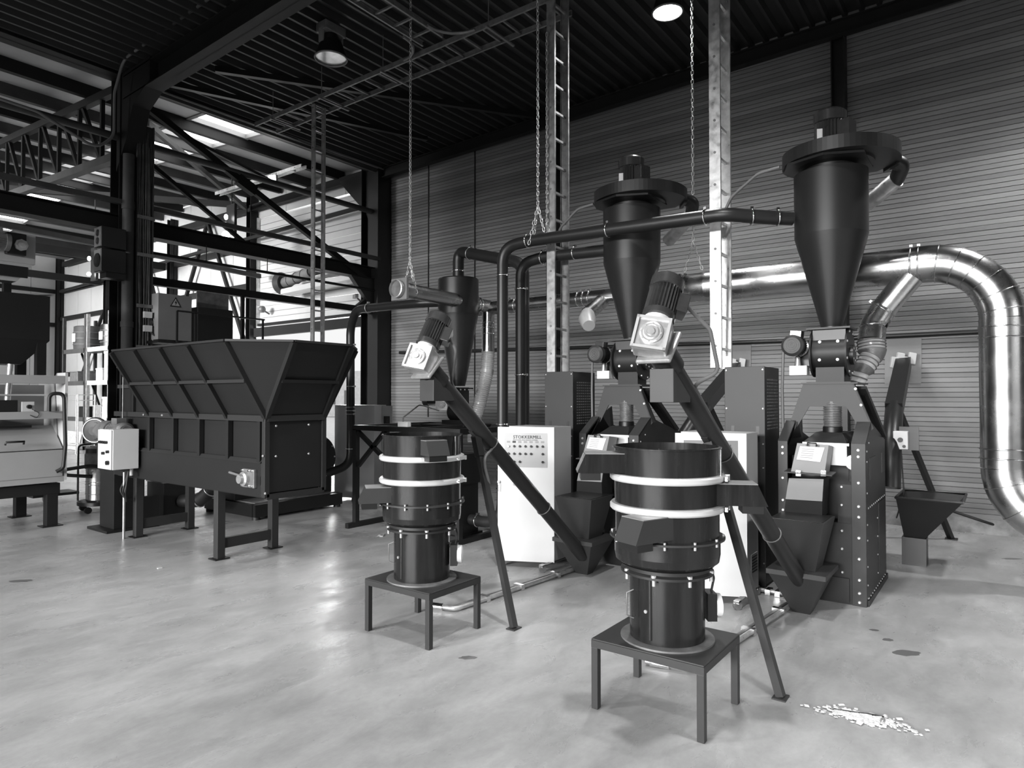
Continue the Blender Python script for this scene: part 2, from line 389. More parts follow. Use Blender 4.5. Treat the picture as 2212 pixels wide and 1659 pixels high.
BR((4.5, 10.4, 5.3), (6.3, 10.4, 4.25), .06, .06); BR((9.3, 10.4, 3.7), (8.75, 10.4, 3.3), .1, .2)
gp = MB(); gp.prism([(8.55, 10.3, 4.0), (9.3, 10.3, 4.0), (9.3, 10.3, 3.2)], (0, .1, 0)); trim(gp, BLACK)
kb = MB(); kb.prism([(9.3, 10.5, 5.1)]+[(9.3, 10.5+1.1*math.sin(t), 6.3-1.1*(1-math.sin(t))*.9-.05*math.cos(t)) for t in (.3, .6, .9, 1.2, 1.5)]+[(9.3, 10.5, 6.45)], (.15, 0, 0)); trim(kb, BLACK)
BR((5.0, 9.0, 6.28), (9.3, 6.2, 6.34), .08, .08, BLACK); BR((4.5, 9.9, 6.2), (8.6, 8.3, 6.25), .08, .07, BLACK)
# eave beam & ties on back wall
BR((9.4, 10.7, 6.33), (9.4, 27, 6.33), .12, .16, BEAM); BR((9.3, 10.8, 5.62), (9.3, 27, 5.35), .06, .08, BEAM)
# back hall roof: sheets, purlins, truss, skylights
def zb(y): return 6.5+.07*(y-10.5) if y < 19 else 7.095-.07*(y-19)
rf = sgroup('ceiling_far', 'pale roof sheets of the back hall')
ys = [10.55+1.18*i for i in range(15)]
for i, y in enumerate(ys[:-1]):
    y1 = ys[i+1]
    for x0, x1 in ((-9, 5.95), (7.15, 9.6)):
        m_ = MB(); m_.prism([(x0, y, zb(y)), (x0, y1, zb(y1)), (x0, y1, zb(y1)+.05), (x0, y, zb(y)+.05)], (x1-x0, 0, 0)); struct('roof_sheet', m_, SHEETD, rf)
    wn = sgroup('window_%d' % (i+1), 'bright skylight pane in the pale roof')
    m_ = MB(); m_.prism([(6.0, y+.16, zb(y)+.06), (6.0, y1-.1, zb(y1)+.06), (6.0, y1-.1, zb(y1)+.075), (6.0, y+.16, zb(y)+.075)], (1.1, 0, 0)); struct('pane', m_, SKYL, wn)
    m_ = MB()
    for xx in (5.95, 7.08): m_.prism([(xx, y, zb(y)-.02), (xx, y1, zb(y1)-.02), (xx, y1, zb(y1)+.1), (xx, y, zb(y)+.1)], (.07, 0, 0))
    m_.box(5.95, 7.15, y+.06, y+.16, zb(y)-.02, zb(y)+.08); m_.box(5.95, 7.15, y1-.1, y1-.04, zb(y1)-.03, zb(y1)+.08)
    struct('frame', m_, LGREY, wn)
    m_ = MB(); m_.box(-9, 9.5, y-.05, y+.05, zb(y)-.2, zb(y)); struct('purlin', m_, BEAM if i % 2 else BEAML, rf)
tr = sgroup('trim_5', 'steel lattice truss of the back hall')
def tz(y, b=0): return zb(y)-.28 if not b else 5.2+.055*(y-10.5)
m_ = MB(); m_.bar((4.4, 10.6, tz(10.6)), (4.4, 19, tz(19)), .1, .12); struct('top_chord', m_, BEAM, tr)
m_ = MB(); m_.bar((4.4, 10.6, 5.2), (4.4, 19, tz(19, 1)), .12, .12); struct('bottom_chord', m_, BEAML, tr)
y = 11.2
while y < 18.5:
    m_ = MB(); m_.bar((4.4, y, tz(y, 1)), (4.4, y, tz(y)), .055, .055); struct('strut', m_, BEAM, tr)
    m_ = MB(); m_.bar((4.4, y, tz(y, 1)), (4.4, y+.75, tz(y+.75)), .055, .055); struct('brace', m_, BEAM, tr); y += .85
for x_, a in ((1.2, 0),): IB((x_, 10.6, 6.2), (x_, 19, 6.8), .1, .16)
BR((5.2, 11.5, 6.2), (9.2, 15.1, 6.3), .08, .1, BEAML); BR((9.3, 15.2, 6.4), (5.0, 19.5, 6.6), .1, .14)
BR((-9, 19.2, 5.3), (9.2, 19.2, 5.3), .14, .2); BR((-9, 23.4, 5.3), (9.2, 23.4, 5.3), .14, .2)
BR((1, 14.2, 4.75), (9.3, 14.6, 4.55), .1, .1, BEAML)
# outside, seen through the half open door
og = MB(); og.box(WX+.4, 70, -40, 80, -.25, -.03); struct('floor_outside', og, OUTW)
og = MB(); og.box(-70, -9, -60, 80, -.25, -.03); og.box(-9, 30, -60, -7, -.25, -.03); struct('floor_yard', og, YARD)
oh = MB(); oh.box(34, 36, 5, 60, 0, 3.6); struct('wall_outside', oh, OUTW)
oh = MB()
for i in range(20): oh.box(33.9, 34, 12+i*2.2, 13+i*2.2, 1.0, 2.1)
struct('wall_outside_slats', oh, LGREY)
#===OBJECTS===
# ================================================================ MACHINES
RT = V((rt[0], rt[1], 0)); FWD = V((fw[0], fw[1], 0))
def motor(t, p, d, r, L, parent=None, boxdir=None, m=MOTOR, capm=MOTOR, prefix='motor'):
    """finned electric motor from p along d; fan cowl at the far end"""
    p = V(p); d = V(d).normalized(); par = parent or t.o
    body = MB().star(p+d*L*.12, p+d*L*.72, r*.84, r*1.0, 28); b = t.part(prefix, body, m, par)
    c = MB(); c.lathe(p, [(r*.75, 0), (r*1.02, .02*L), (r*1.02, .14*L), (r*.86, .15*L)], 24, tuple(d)); t.part('end_shield', c, m, b if parent is None else par)
    c = MB(); c.lathe(p, [(r*.98, .7*L), (r*1.06, .71*L), (r*1.06, .93*L), (r*.8, 1.0*L), (r*.5, 1.0*L)], 24, tuple(d)); t.part('fan_cowl', c, capm, b if parent is None else par)
    c = MB()
    for i in range(3): c.torus(p+d*L*1.003, tuple(d), r*(.2+.2*i), r*.03, 20, 4)
    t.part('cowl_grille', c, GALVD, b if parent is None else par)
    if boxdir is not None:
        bd = V(boxdir).normalized(); bd = (bd-d*bd.dot(d)).normalized(); s_ = d.cross(bd)
        c = MB().obox(p+d*L*.45+bd*r*1.2, d*L*.2, bd*r*.35, s_*r*.55); t.part('terminal_box', c, m, b if parent is None else par, bev=.004)
    return b
def gearbox(t, c, nrm, up, s=.085, th=.075):
    c = V(c); n = V(nrm).normalized(); u = V(up).normalized(); u = (u-n*u.dot(n)).normalized(); w_ = n.cross(u)
    g = t.part('gearbox', MB().obox(c, n*th, u*s, w_*s), CASTALU, bev=.012)
    m_ = MB()
    for a, b in ((1, 0), (-1, 0), (0, 1), (0, -1)):
        m_.obox(c+n*(th+.006)+u*a*s*.92+w_*b*s*.92, n*.008, u*(s*.08 if a else s), w_*(s*.08 if b else s))
    t.part('rim', m_, PLATE, g)
    m_ = MB()
    for R, h in ((.66, .012), (.46, .018), (.24, .026)): m_.lathe(c+n*th, [(s*R, 0), (s*R, h), (s*R*.85, h+.003)], 24, tuple(n))
    t.part('output_flange', m_, CASTALU, g)
    m_ = MB()
    for i in range(8):
        a = math.pi*i/4; m_.cyl(c+n*(th+.01)+(u*math.cos(a)+w_*math.sin(a))*s*.56, c+n*(th+.016)+(u*math.cos(a)+w_*math.sin(a))*s*.56, .006, n=6)
    t.part('bolts', m_, BOLT, g, stuff=True)
    return g
def outlet(t, c, d, zt, zb, L=.5, w_=.1, off=0, spout=True, m=GLOSS, endm=None):
    d = V((d[0], d[1], 0)).normalized(); s_ = V((-d.y, d.x, 0)); s_ = -s_ if s_.dot(FWD) > 0 else s_; c = V((c[0], c[1], 0))+s_*off; k = (zt-zb)*.45
    def P(a, z): return c+d*a+s_*(-w_)+V((0, 0, z))
    o = t.part('outlet', MB().prism([P(.06, zt), P(L-k, zt), P(L, zb), P(.06, zb)], s_*2*w_), m, bev=.003)
    m_ = MB(); m_.prism([P(.1, zt), P(L-k, zt), P(L-k, zt+.004), P(.1, zt+.004)], s_*2*w_); t.part('outlet_lid', m_, LGREY if endm is None else endm, o)
    if spout: t.part('spout', MB().obox(c+d*(L-.07)+V((0, 0, zb-.018)), d*.05, s_*w_*.85, (0, 0, .02)), BLACK, o)
    return o
def sieve(c, label, outs, group):
    t = T('vibrating_sieve', label, 'sieve', (c[0], c[1], .357), group); C = V((c[0], c[1], 0))
    t.part('base_flange', MB().lathe(C, [(.238, .357), (.238, .366), (.2, .368)], 40), GALVD)
    t.part('pedestal', MB().lathe(C, [(.19, .366), (.19, .70)], 48), GLOSS)
    sd = -RT; d0 = (sd*.75-FWD*.66)
    m_ = MB()
    for a0 in (0,):
        u = V((0, 0, 0))
    dd = (-FWD*.93+sd*.37).normalized(); ss = dd.cross(V((0, 0, 1)))
    angs = [i*.06 for i in range(-1, 5)]
    base = math.atan2(-FWD.y, -FWD.x)
    ring = [C+V((math.cos(base-.62-a), math.sin(base-.62-a), 0))*.1925 for a in [i*.085 for i in range(6)]]
    m_.loft([[p+V((0, 0, z)) for p in ring]+[p*1+((p-C).normalized()*.0-(p-C).normalized()*.004)+V((0, 0, z)) for p in reversed(ring)] for z in (.39, .685)]); t.part('access_door', m_, GLOSS)
    hp = C+(sd*.96-FWD*.28).normalized()*.19
    m_ = MB().tube([hp+V((0, 0, .47)), hp+sd*.035+V((0, 0, .485)), hp+sd*.035+V((0, 0, .60)), hp+V((0, 0, .615))], .004, 6); t.part('handle', m_, GALVD)
    kp = C+V((math.cos(base-.78), math.sin(base-.78), 0))*.193+V((0, 0, .53)); m_ = MB().cyl(kp, kp+(kp-C-V((0, 0, .53))).normalized()*.008, .009, n=10); t.part('lock', m_, BOLT)
    t.part('rubber_ring', MB().lathe(C, [(.21, .695), (.236, .70), (.236, .712), (.222, .722), (.222, .738), (.24, .745)], 40), RUBBER)
    m_ = MB()
    for i in range(8):
        a = base+math.pi*(i+.35)/4; p = C+V((math.cos(a), math.sin(a), 0))*.226; m_.cyl(p+V((0, 0, .672)), p+V((0, 0, .70)), .009, n=8); m_.cyl(p+V((0, 0, .712)), p+V((0, 0, .724)), .014, n=8)
    t.part('mounting_bolts', m_, BOLT, stuff=True)
    t.part('lower_drum', MB().lathe(C, [(.225, .74), (.262, .765), (.268, .80), (.268, .878)], 56), GLOSS)
    t.part('flange', MB().lathe(C, [(.268, .878), (.292, .879), (.292, .889), (.266, .892)], 56), MID)
    m_ = MB()
    for i in range(12):
        a = base+math.pi*(i+.5)/6; p = C+V((math.cos(a), math.sin(a), 0))*.281; m_.cyl(p+V((0, 0, .862)), p+V((0, 0, .9)), .007, n=8)
    t.part('flange_bolts', m_, BOLT, stuff=True)
    t.part('middle_drum', MB().lathe(C, [(.264, .89), (.264, 1.03)], 56), GLOSS)
    for z in (1.036, 1.188):
        cl = t.part('clamp_ring', MB().lathe(C, [(.268, z-.019), (.284, z-.017), (.291, z-.009), (.291, z+.009), (.284, z+.017), (.268, z+.019)], 64), RINGM)
        a = RT*.93-FWD*.36; a.normalize(); p = C+a*.3+V((0, 0, z)); s2 = V((-a.y, a.x, 0))
        m_ = MB().obox(p, s2*.045, a*.007, (0, 0, .011)); m_.cyl(p-s2*.065, p+s2*.07, .006, n=8); m_.obox(p+s2*.05, s2*.006, a*.012, (0, 0, .014)); t.part('clamp', m_, RINGM, cl)
    t.part('screen_drum', MB().lathe(C, [(.266, 1.046), (.268, 1.178)], 56), GLOSS)
    t.part('top_drum', MB().lathe(C, [(.266, 1.198), (.268, 1.334), (.277, 1.336), (.277, 1.343), (.262, 1.345), (.262, 1.2)], 56, caps=(True, False)), GLOSS)
    t.part('screen_mesh', MB().lathe(C, [(.262, 1.22), (.05, 1.225)], 40), GALVD)
    for a in (1.05, 4.2, 2.6):
        q = C+(V((math.cos(base+a), math.sin(base+a), 0)))*.276; t.part('tie_rod', MB().cyl(q+V((0, 0, 1.2)), q+V((0, 0, 1.335)), .005, n=6), CHROME)
    for o in outs: outlet(t, c, *o[0], **o[1])
    q = C+RT*.2; m_ = MB().obox(q+RT*.022+V((0, 0, .52)), RT*.024, FWD*.05, (0, 0, .07)); b = t.part('switch_box', m_, BLACK)
    m_ = MB().lathe(q+RT*.045+V((0, 0, .52)), [(.062, -.0), (.06, .03), (.04, .035)], 20, tuple(RT)); t.part('switch_cover', m_, WHITE, b)
    m_ = MB().tube(bend([q+RT*.03+V((0, 0, .59)), q+RT*.045+V((0, 0, .66)), q+RT*.02+V((0, 0, .74)), q+RT*.05+V((0, 0, .8))], .03), .006, 6); t.part('cable', m_, RUBBER, b)
    return t
def table(x0, x1, y0, y1, h, label):
    t = T('steel_stand', label, 'stand', ((x0+x1)/2, (y0+y1)/2, 0), 'low steel stands under the sieves')
    t.part('tabletop', MB().box(x0, x1, y0, y1, h-.008, h), MID, bev=.003)
    m_ = MB(); m_.box(x0, x1, y0, y0+.035, h-.045, h-.008); m_.box(x0, x1, y1-.035, y1, h-.045, h-.008); m_.box(x0, x0+.035, y0+.0351, y1-.0351, h-.045, h-.008); m_.box(x1-.035, x1, y0+.0351, y1-.0351, h-.045, h-.008)
    t.part('apron', m_, MID)
    for a in (x0, x1-.036):
        for b in (y0, y1-.036): t.part('leg', MB().box(a, a+.036, b, b+.036, 0, h-.045), MID, bev=.002)
    return t
table(3.0, 3.515, 1.125, 1.72, .357, 'low steel stand with four square legs under the nearest sieve')
table(3.062, 3.575, 2.925, 3.53, .357, 'low steel stand carrying the farther sieve, left of the nearest one')
sieve((3.256, 1.416), 'nearest dark round vibrating sieve with two bright clamp rings', [
    (((-.55, .83), 1.31, 1.215), dict(L=.47, w_=.085, off=.05)), (((.45, -.89), 1.165, 1.06), dict(L=.48, w_=.075, off=.05)), ((tuple(-RT*.84-FWD*.54)[:2], 1.02, .91), dict(L=.41, w_=.075, m=MID, off=.13))], 'vibrating sieves')
sieve((3.30, 3.222), 'farther dark round sieve with a bright-ended spout pointing left', [
    ((tuple(RT*.55-FWD*.83)[:2], 1.315, 1.22), dict(L=.36, w_=.075, m=MID, off=.05)), (((-.78, .62), 1.0, .9), dict(L=.43, w_=.085, m=MID, off=.06))], 'vibrating sieves')
def conveyor(lo, hi, foot, label, boot, cable=True):
    lo, hi = V(lo), V(hi); d = (hi-lo).normalized(); t = T('screw_conveyor', label, 'conveyor', (foot[0], foot[1], 0), 'inclined screw conveyors')
    side = V((0, 0, 1)).cross(d).normalized()      # horizontal, across the tube
    up = d.cross(side)
    if up.z < 0: up = -up
    t.part('tube', MB().cyl(lo, hi, .058, n=28), PIPE)
    e = hi-d*.16; t.part('top_flange', MB().lathe(e, [(.058, 0), (.075, .005), (.075, .15), (.06, .16)], 28, tuple(d)), PIPE)
    for k in (.3, .65): p = lo+(hi-lo)*k; t.part('cable_clip', MB().torus(p, tuple(d), .06, .005, 20, 6), GALVD)
    # chute down onto the sieve
    cx, cy = boot; a = .066; zb_ = 1.57; xa_, xb_ = cx-.085, cx+.14
    m_ = MB(); m_.add([(xa_, cy-a, zb_), (xb_, cy-a, zb_), (xb_, cy+a, zb_), (xa_, cy+a, zb_), (xa_, cy-a, 1.745), (xb_, cy-a, 1.6), (xb_, cy+a, 1.6), (xa_, cy+a, 1.745)],
                     [(0, 1, 2, 3), (4, 5, 6, 7), (0, 1, 5, 4), (1, 2, 6, 5), (2, 3, 7, 6), (3, 0, 4, 7)]); t.part('drop_chute', m_, MID, bev=.003)
    # gearbox faces the camera side (-X, -Y) with the motor rising at right angles to the tube
    face = (-FWD*.8-up*0).normalized(); md = V((.50, -.02, .866))
    gc = hi+d*.075; g = gearbox(t, gc, tuple(d*.62+V((-.72, -.6, -.05))*.6), md, .088, .06)
    t.part('mounting_flange', MB().obox(hi+d*.0, d*.012, side*.1, up*.1), CASTALU, bev=.01)
    ms = gc+md*.085; t.part('coupling', MB().cyl(gc+md*.07, gc+md*.12, .07, n=20), WHITE)
    motor(t, gc+md*.11, md, .083, .27, boxdir=(.6, -.8, -.1))
    mp = gc+md*.24+V((.6, -.8, -.1)).normalized()*.1
    if cable:
        q = lo+(hi-lo)*.86+up*.06; m_ = MB().tube(bend([mp, mp+V((.13, -.1, -.14)), mp+V((.2, -.12, -.36)), q+side*.02, lo+(hi-lo)*.6+up*.065, lo+(hi-lo)*.45+up*.062], .06), .011, 8)
    else:
        m_ = MB().tube(bend([mp, mp+V((.05, -.03, -.12)), lo+(hi-lo)*.9+up*.066, lo+(hi-lo)*.62+up*.07-side*.02, V((3.75, 3.05, 1.15)), V((3.80, 3.03, .96))], .1), .011, 8)
    t.part('cable', m_, CABLE)
    # support leg
    top = lo+(hi-lo)*.72-up*.05; f = V(foot); m_ = MB().bar(f+V((0, 0, .01)), top, .042, .042); t.part('leg', m_, MID)
    t.part('foot_plate', MB().box(f.x-.045, f.x+.045, f.y-.035, f.y+.035, 0, .008), MID)
    t.part('bracket', MB().bar(top+(f-top).normalized()*.16, top, .055, .055), PAINT)
    t.part('bracket_gusset', MB().obox(top+V((.03, 0, .02)), d*.07, side*.02, up*.05), PAINT)
    return t
conveyor((5.27, 1.2, .17), (3.17, 1.418, 1.85), (3.70, .97, 0), 'nearest inclined screw conveyor with pale gearbox and finned motor on top', (3.27, 1.41))
conveyor((5.12, 3.02, .19), (3.34, 3.212, 1.80), (3.70, 2.732, 0), 'farther inclined screw conveyor crossing in front of the left control cabinet', (3.41, 3.205), cable=False)
# feed boots (hopper that the conveyor draws from)
def boot(c, label):
    x, y = c; t = T('feed_boot', label, 'hopper', (x, y, 0), 'feed boots on the floor')
    def fr(z0, a0, b0, z1, a1, b1, m, name, bev=.003):
        mb = MB().loft([[V((x-a0, y-b0, z0)), V((x+a0, y-b0, z0)), V((x+a0, y+b0, z0)), V((x-a0, y+b0, z0))], [V((x-a1, y-b1, z1)), V((x+a1, y-b1, z1)), V((x+a1, y+b1, z1)), V((x-a1, y+b1, z1))]], sm=False)
        return t.part(name, mb, m, bev=bev)
    fr(0.0, .05, .06, .3, .21, .19, MID, 'funnel'); fr(.3, .22, .205, .335, .22, .205, MID, 'rim')
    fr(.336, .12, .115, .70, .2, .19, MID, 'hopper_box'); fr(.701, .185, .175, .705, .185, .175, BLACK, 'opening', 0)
    return t
bt = boot((5.28, 1.22), 'dark square feed boot in front of the nearest pellet mill')
dup(bt, (-.03, 1.86, 0), 'dark square feed boot beside the left white control cabinet')
# pellet mill
X0, XB, YR, YL = 5.67, 6.69, .85, 1.49
def mill():
    t = T('pellet_mill', 'black pellet mill with slanted shoulders at the right, nearest', 'pellet mill', ((X0+XB)/2, (YR+YL)/2, 0), 'pellet mills')
    zs = 1.24
    side = [(X0, 0), (X0, zs), (5.93, 1.4), (XB, 1.22), (XB, 0)]
    sp = t.part('side_panel', MB().prism([(x, YR, z) for x, z in side], (0, .012, 0)), PAINT, bev=.002)
    t.part('side_panel', MB().prism([(x, YL-.012, z) for x, z in side], (0, .012, 0)), PAINT)
    m_ = MB().box(6.25, 6.62, YR-.008, YR, .12, .72); m_.box(5.82, 6.12, YR-.006, YR, .95, 1.12); t.part('side_cover', m_, PAINT, sp)
    m_ = MB().box(6.45, 6.55, YR-.004, YR, .95, 1.12); t.part('vent_slot', m_, BLACK, sp)
    pts = [(X0+.03+.0*i, YR-.001, z) for z in (.06, .16, .3, .5, .62, .86, 1.1, 1.18) for i in (0,)]+[(x, YR-.001, 1.24+.0) for x in (5.8,)]
    for k in range(11): pts.append((5.75+.085*k, YR-.001, .05)); pts.append((5.75+.085*k, YR-.001, .74))
    for z in (.15, .3, .45, .6): pts.append((6.64, YR-.001, z)); pts.append((6.2, YR-.001, z))
    t.part('panel_bolts', bolts(pts, (0, -1, 0), .008, .005), BOLT, sp, stuff=True)
    for y0, y1 in ((YR, YR+.1), (YL-.075, YL)):
        p = t.part('corner_post', MB().box(X0-.012, X0, y0, y1, 0, zs), MID, bev=.002)
        t.part('shoulder', MB().prism([(X0-.012, y0, zs), (5.92, y0, 1.40), (5.92, y0, 1.385), (X0, y0, zs-.012)], (0, y1-y0, 0)), MID)
        yc = (y0+y1)/2
        t.part('post_bolts', bolts([(X0-.012, yc, z) for z in ((.03, .1, .2, .36, .52, .68, .76, .94, 1.14, 1.19) if y0 == YR else (.68, .76, .94, 1.14, 1.19))], (-1, 0, 0), .013, .008), BOLT, p, stuff=True)
    t.part('front_plate', MB().box(X0, X0+.012, YR+.1, YL-.075, .0, .62), PAINT)
    t.part('front_plate', MB().box(X0+.004, X0+.016, YR+.1, YR+.2, .62, .92), PAINT)
    t.part('kick_plate', MB().box(X0-.018, X0-.01, YR+.12, YL-.02, .02, .2), PAINT)
    m_ = bolts([(X0, YR+.17, z) for z in (.14, .24, .42, .56, .76, .9)], (-1, 0, 0), .011, .008); t.part('plate_bolts', m_, BOLT, stuff=True)
    t.part('back_panel', MB().box(XB-.012, XB, YR, YL, 0, 1.22), PAINT)
    t.part('base_skirt', MB().box(X0+.02, XB+.01, YR-.012, YR, 0, .045), PAINT)
    # upper A-shaped frame
    xa = 5.93; q = [(1735, 829), (1845, 829), (1887, 925), (1876, 937), (1862, 936), (1828, 878), (1748, 878), (1722, 922), (1708, 932), (1702, 926)]
    A = [PX(a, b, xa) for a, b in q]
    t.part('upper_frame', MB().prism(A, (.012, 0, 0)), MID, bev=.002)
    top = A[1]; ftr = A[2]
    t.part('upper_side', MB().prism([(xa, top.y, top.z), (xa+.05, top.y, top.z), (xa+.14, ftr.y+.02, ftr.z), (xa, ftr.y, ftr.z)], (0, .012, 0)), PAINT)
    b_ = V((6.05, top.y-.01, top.z-.03)); c_ = V((6.55, YR+.03, 1.26))
    m_ = MB().bar(b_, c_, .12, .03); t.part('rear_brace', m_, PAINT)
    m_ = MB().bar(b_+(c_-b_)*.12+V((-.03, -.012, .0)), b_+(c_-b_)*.93+V((-.03, -.012, 0)), .05, .03); t.part('brace_slot', m_, BLACK)
    t.part('top_plate', MB().box(xa-.01, xa+.5, A[0].y*.0+.94, 1.37, top.z, top.z+.012), MID)
    t.part('frame_bolts', bolts([PX(a, b, xa) for a, b in ((1707, 925), (1713, 921), (1867, 924), (1875, 931), (1848, 840), (1860, 875))], (-1, 0, 0), .013, .008), BOLT, stuff=True)
    m_ = MB().box(xa+.05, XB-.05, YR+.03, YL-.03, .6, 1.1); t.part('gear_housing', m_, BLACK)
    m_ = MB().prism([(5.95, YL-.1, 1.42), (6.25, YL-.05, 1.5), (6.3, YL-.05, 1.2), (5.8, YL-.05, 1.2)], (0, .01, 0)); t.part('inner_panel', m_, BLACK)
    # feed hose and housing
    yc = 1.14; xc = 5.99
    m_ = MB()
    for i in range(14): m_.torus((xc, yc, 1.36+.014*i), (0, 0, 1), .066, .0055, 24, 5)
    h = t.part('hose_ribs', m_, GALVD); t.part('hose_wall', MB().lathe((xc, yc, 0), [(.062, 1.35), (.062, 1.56)], 24), SMOKE, h)
    t.part('hose_cuff', MB().lathe((xc, yc, 0), [(.07, 1.305), (.075, 1.31), (.075, 1.35), (.068, 1.355)], 24), BLACK)
    x1 = 5.72
    m_ = MB().loft([[V((x1, yc-.15, 1.235)), V((6.3, yc-.17, 1.235)), V((6.3, yc+.19, 1.235)), V((x1, yc+.17, 1.235))], [V((x1+.12, yc-.1, 1.31)), V((6.2, yc-.12, 1.31)), V((6.2, yc+.1, 1.31)), V((x1+.12, yc+.1, 1.31))]], sm=False)
    t.part('die_hood', m_, PAINT, bev=.003)
    m_ = MB().box(x1-.02, x1, yc-.17, yc+.17, 1.215, 1.235); m_.box(x1, x1+.3, yc-.15, yc+.15, 1.06, 1.215); t.part('die_housing', m_, PLATE)
    m_ = MB().cyl((5.7, yc-.2, 1.09), (5.78, yc-.2, 1.09), .06, n=20); m_.box(5.68, 5.72, yc-.25, yc-.17, 1.1, 1.13); t.part('die_clamp', m_, CHROME)
    m_ = MB().lathe((5.85, yc-.21, .93), [(.07, 0), (.07, .14)], 20); t.part('roller', m_, GALVD)
    # sloping inspection door with label, hinges, lower chute
    def YZ(px, py, X): return PX(px, py, X)
    a, b, c2, d2 = PX(1722, 957, 5.52), PX(1790, 961, 5.52), PX(1781, 1025, 5.46), PX(1708, 1021, 5.46)
    dr_ = t.part('inspection_door', MB().prism([a, b, c2, d2], (.16, 0, -.02)), LGREY, bev=.003)
    n = (b-a).cross(d2-a).normalized(); n = n if n.x < 0 else -n
    def onp(u, v_): return a+(b-a)*u+(d2-a)*v_+n*.0035
    m_ = MB().prism([onp(.12, .1), onp(.9, .1), onp(.86, .58), onp(.1, .55)], n*.002); lb = t.part('label_plate', m_, PAPER, dr_)
    m_ = MB()
    for i in range(5): m_.prism([onp(.2, .18+.07*i), onp(.6, .18+.07*i), onp(.6, .2+.07*i), onp(.2, .2+.07*i)], n*.003)
    m_.torus(onp(.75, .27)+n*.002, tuple(n), .016, .0012, 20, 4); t.part('label_print', m_, GREYINK, dr_)
    hp = onp(.5, .02); m_ = MB().tube([onp(.36, .06), onp(.36, .0)+n*.03, onp(.64, .0)+n*.03, onp(.64, .06)], .006, 8); m_.obox(onp(.36, .06), (0, .014, 0), (.003, 0, 0), (0, 0, .009)); m_.obox(onp(.66, .06), (0, .014, 0), (.003, 0, 0), (0, 0, .009)); t.part('door_handle', m_, BLACK, dr_)
    e, f = PX(1702, 1029, 5.45), PX(1783, 1036, 5.45); g, h2 = PX(1779, 1079, 5.42), PX(1699, 1067, 5.42)
    m_ = MB().prism([(5.43, e.y+.03, e.z+.03), (5.43, f.y-.05, f.z+.03), (5.6, f.y-.05, f.z+.04), (5.6, e.y+.03, e.z+.04)], (0, 0, .008)); t.part('hinge_rail', m_, MID)
    for px in (1725, 1779):
        m_ = MB(); p = PX(px, 1022, 5.445); m_.obox(p+V((-.004, 0, 0)), (0, .018, 0), (.005, 0, 0), (0, 0, .022))
        for s_ in (-1, 1): m_.cyl(p+V((-.01, s_*.01, .012)), p+V((-.02, s_*.01, .012)), .008, n=8)
        t.part('hinge', m_, CHROME, dr_)
    low = [PX(1704, 1033, 5.46), PX(1779, 1035, 5.46), PX(1776, 1083, 5.42), PX(1697, 1078, 5.42)]
    t.part('chute_front', MB().prism(low, (.01, 0, 0)), LGREY)
    bx = [PX(1697, 1078, 5.42), PX(1776, 1083, 5.42), PX(1776, 1117, 5.44), PX(1694, 1108, 5.44)]
    t.part('chute_mouth', MB().prism(bx, (.2, 0, 0)), PAINT)
    lo_ = [low[0]+V((.012, 0, 0)), low[1]+V((.012, 0, 0)), low[2]+V((.012, 0, 0)), low[3]+V((.012, 0, 0))]
    t.part('chute_body', MB().prism(lo_, (.2, 0, 0)), PAINT)
    return t
ml = mill(); m2 = dup(ml, (0, 1.885, 0), 'black pellet mill half hidden behind the nearest sieve and its conveyor')
# rotary valve with side motor
def valve():
    x, y, z = 6.2, 1.18, 1.975
    t = T('rotary_valve', 'drum shaped rotary valve with side motor under the nearest tall cyclone', 'rotary valve', (x, y, 1.71), 'rotary valves under the cyclones')
    t.part('drum', MB().cyl((x, y-.13, z), (x, y+.13, z), .16, n=36), PAINT)
    for s_ in (-1, 1):
        t.part('end_plate', MB().cyl((x, y+s_*.13, z), (x, y+s_*.145, z), .205, n=36), PAINT)
    t.part('inlet_neck', MB().box(x-.12, x+.12, y-.128, y+.128, z, 2.17), BLACK); t.part('inlet_flange', MB().box(x-.17, x+.17, y-.17, y+.17, 2.17, 2.185), MID)
    t.part('outlet_neck', MB().box(x-.1, x+.1, y-.11, y+.11, 1.72, z), PAINT); t.part('outlet_flange', MB().box(x-.17, x+.17, y-.17, y+.17, 1.713, 1.725), MID)
    p = [(x-.155*math.cos(a), y+s_*.07, z+.155*math.sin(a)) for s_ in (-1, 1) for a in (.62, -.42)]
    t.part('drum_bolts', bolts(p, (-1, 0, 0), .016, .012), BOLT, stuff=True)
    p = [(x+.185*math.cos(a), y-.145, z+.185*math.sin(a)) for a in [math.pi*i/4+.3 for i in range(8)]]+[(x+.05*math.cos(a), y-.17, z-.02+.06*math.sin(a)) for a in [math.pi*i/2+.6 for i in range(4)]]
    t.part('plate_bolts', bolts(p, (0, -1, 0), .011, .008), BOLT, stuff=True)
    t.part('bearing', MB().cyl((x, y-.145, z-.02), (x, y-.175, z-.02), .085, n=20), BLACK)
    t.part('gear_reducer', MB().box(x-.1, x+.08, y+.146, y+.24, z-.12, z+.1), BLACK, bev=.01)
    motor(t, (x-.12, y+.24, z+.055), (-1, 0, 0), .085, .24, boxdir=(0, -.1, 1), capm=MID)
    t.part('bracket_box', MB().box(x-.2, x-.1, y+.16, y+.3, z-.19, z-.11), WHITE); t.part('bracket_post', MB().cyl((x-.16, y+.24, z-.11), (x-.16, y+.24, z-.03), .03, .02, n=12), CASTALU)
    m_ = MB().tube(bend([(x-.2, y+.26, z+.16), (x-.22, y+.34, z+.1), (x-.2, y+.36, z-.3), (x-.2, y+.35, z-1.0), (x-.2, y+.38, .4)], .1), .012, 8); t.part('cable', m_, CABLE)
    return t
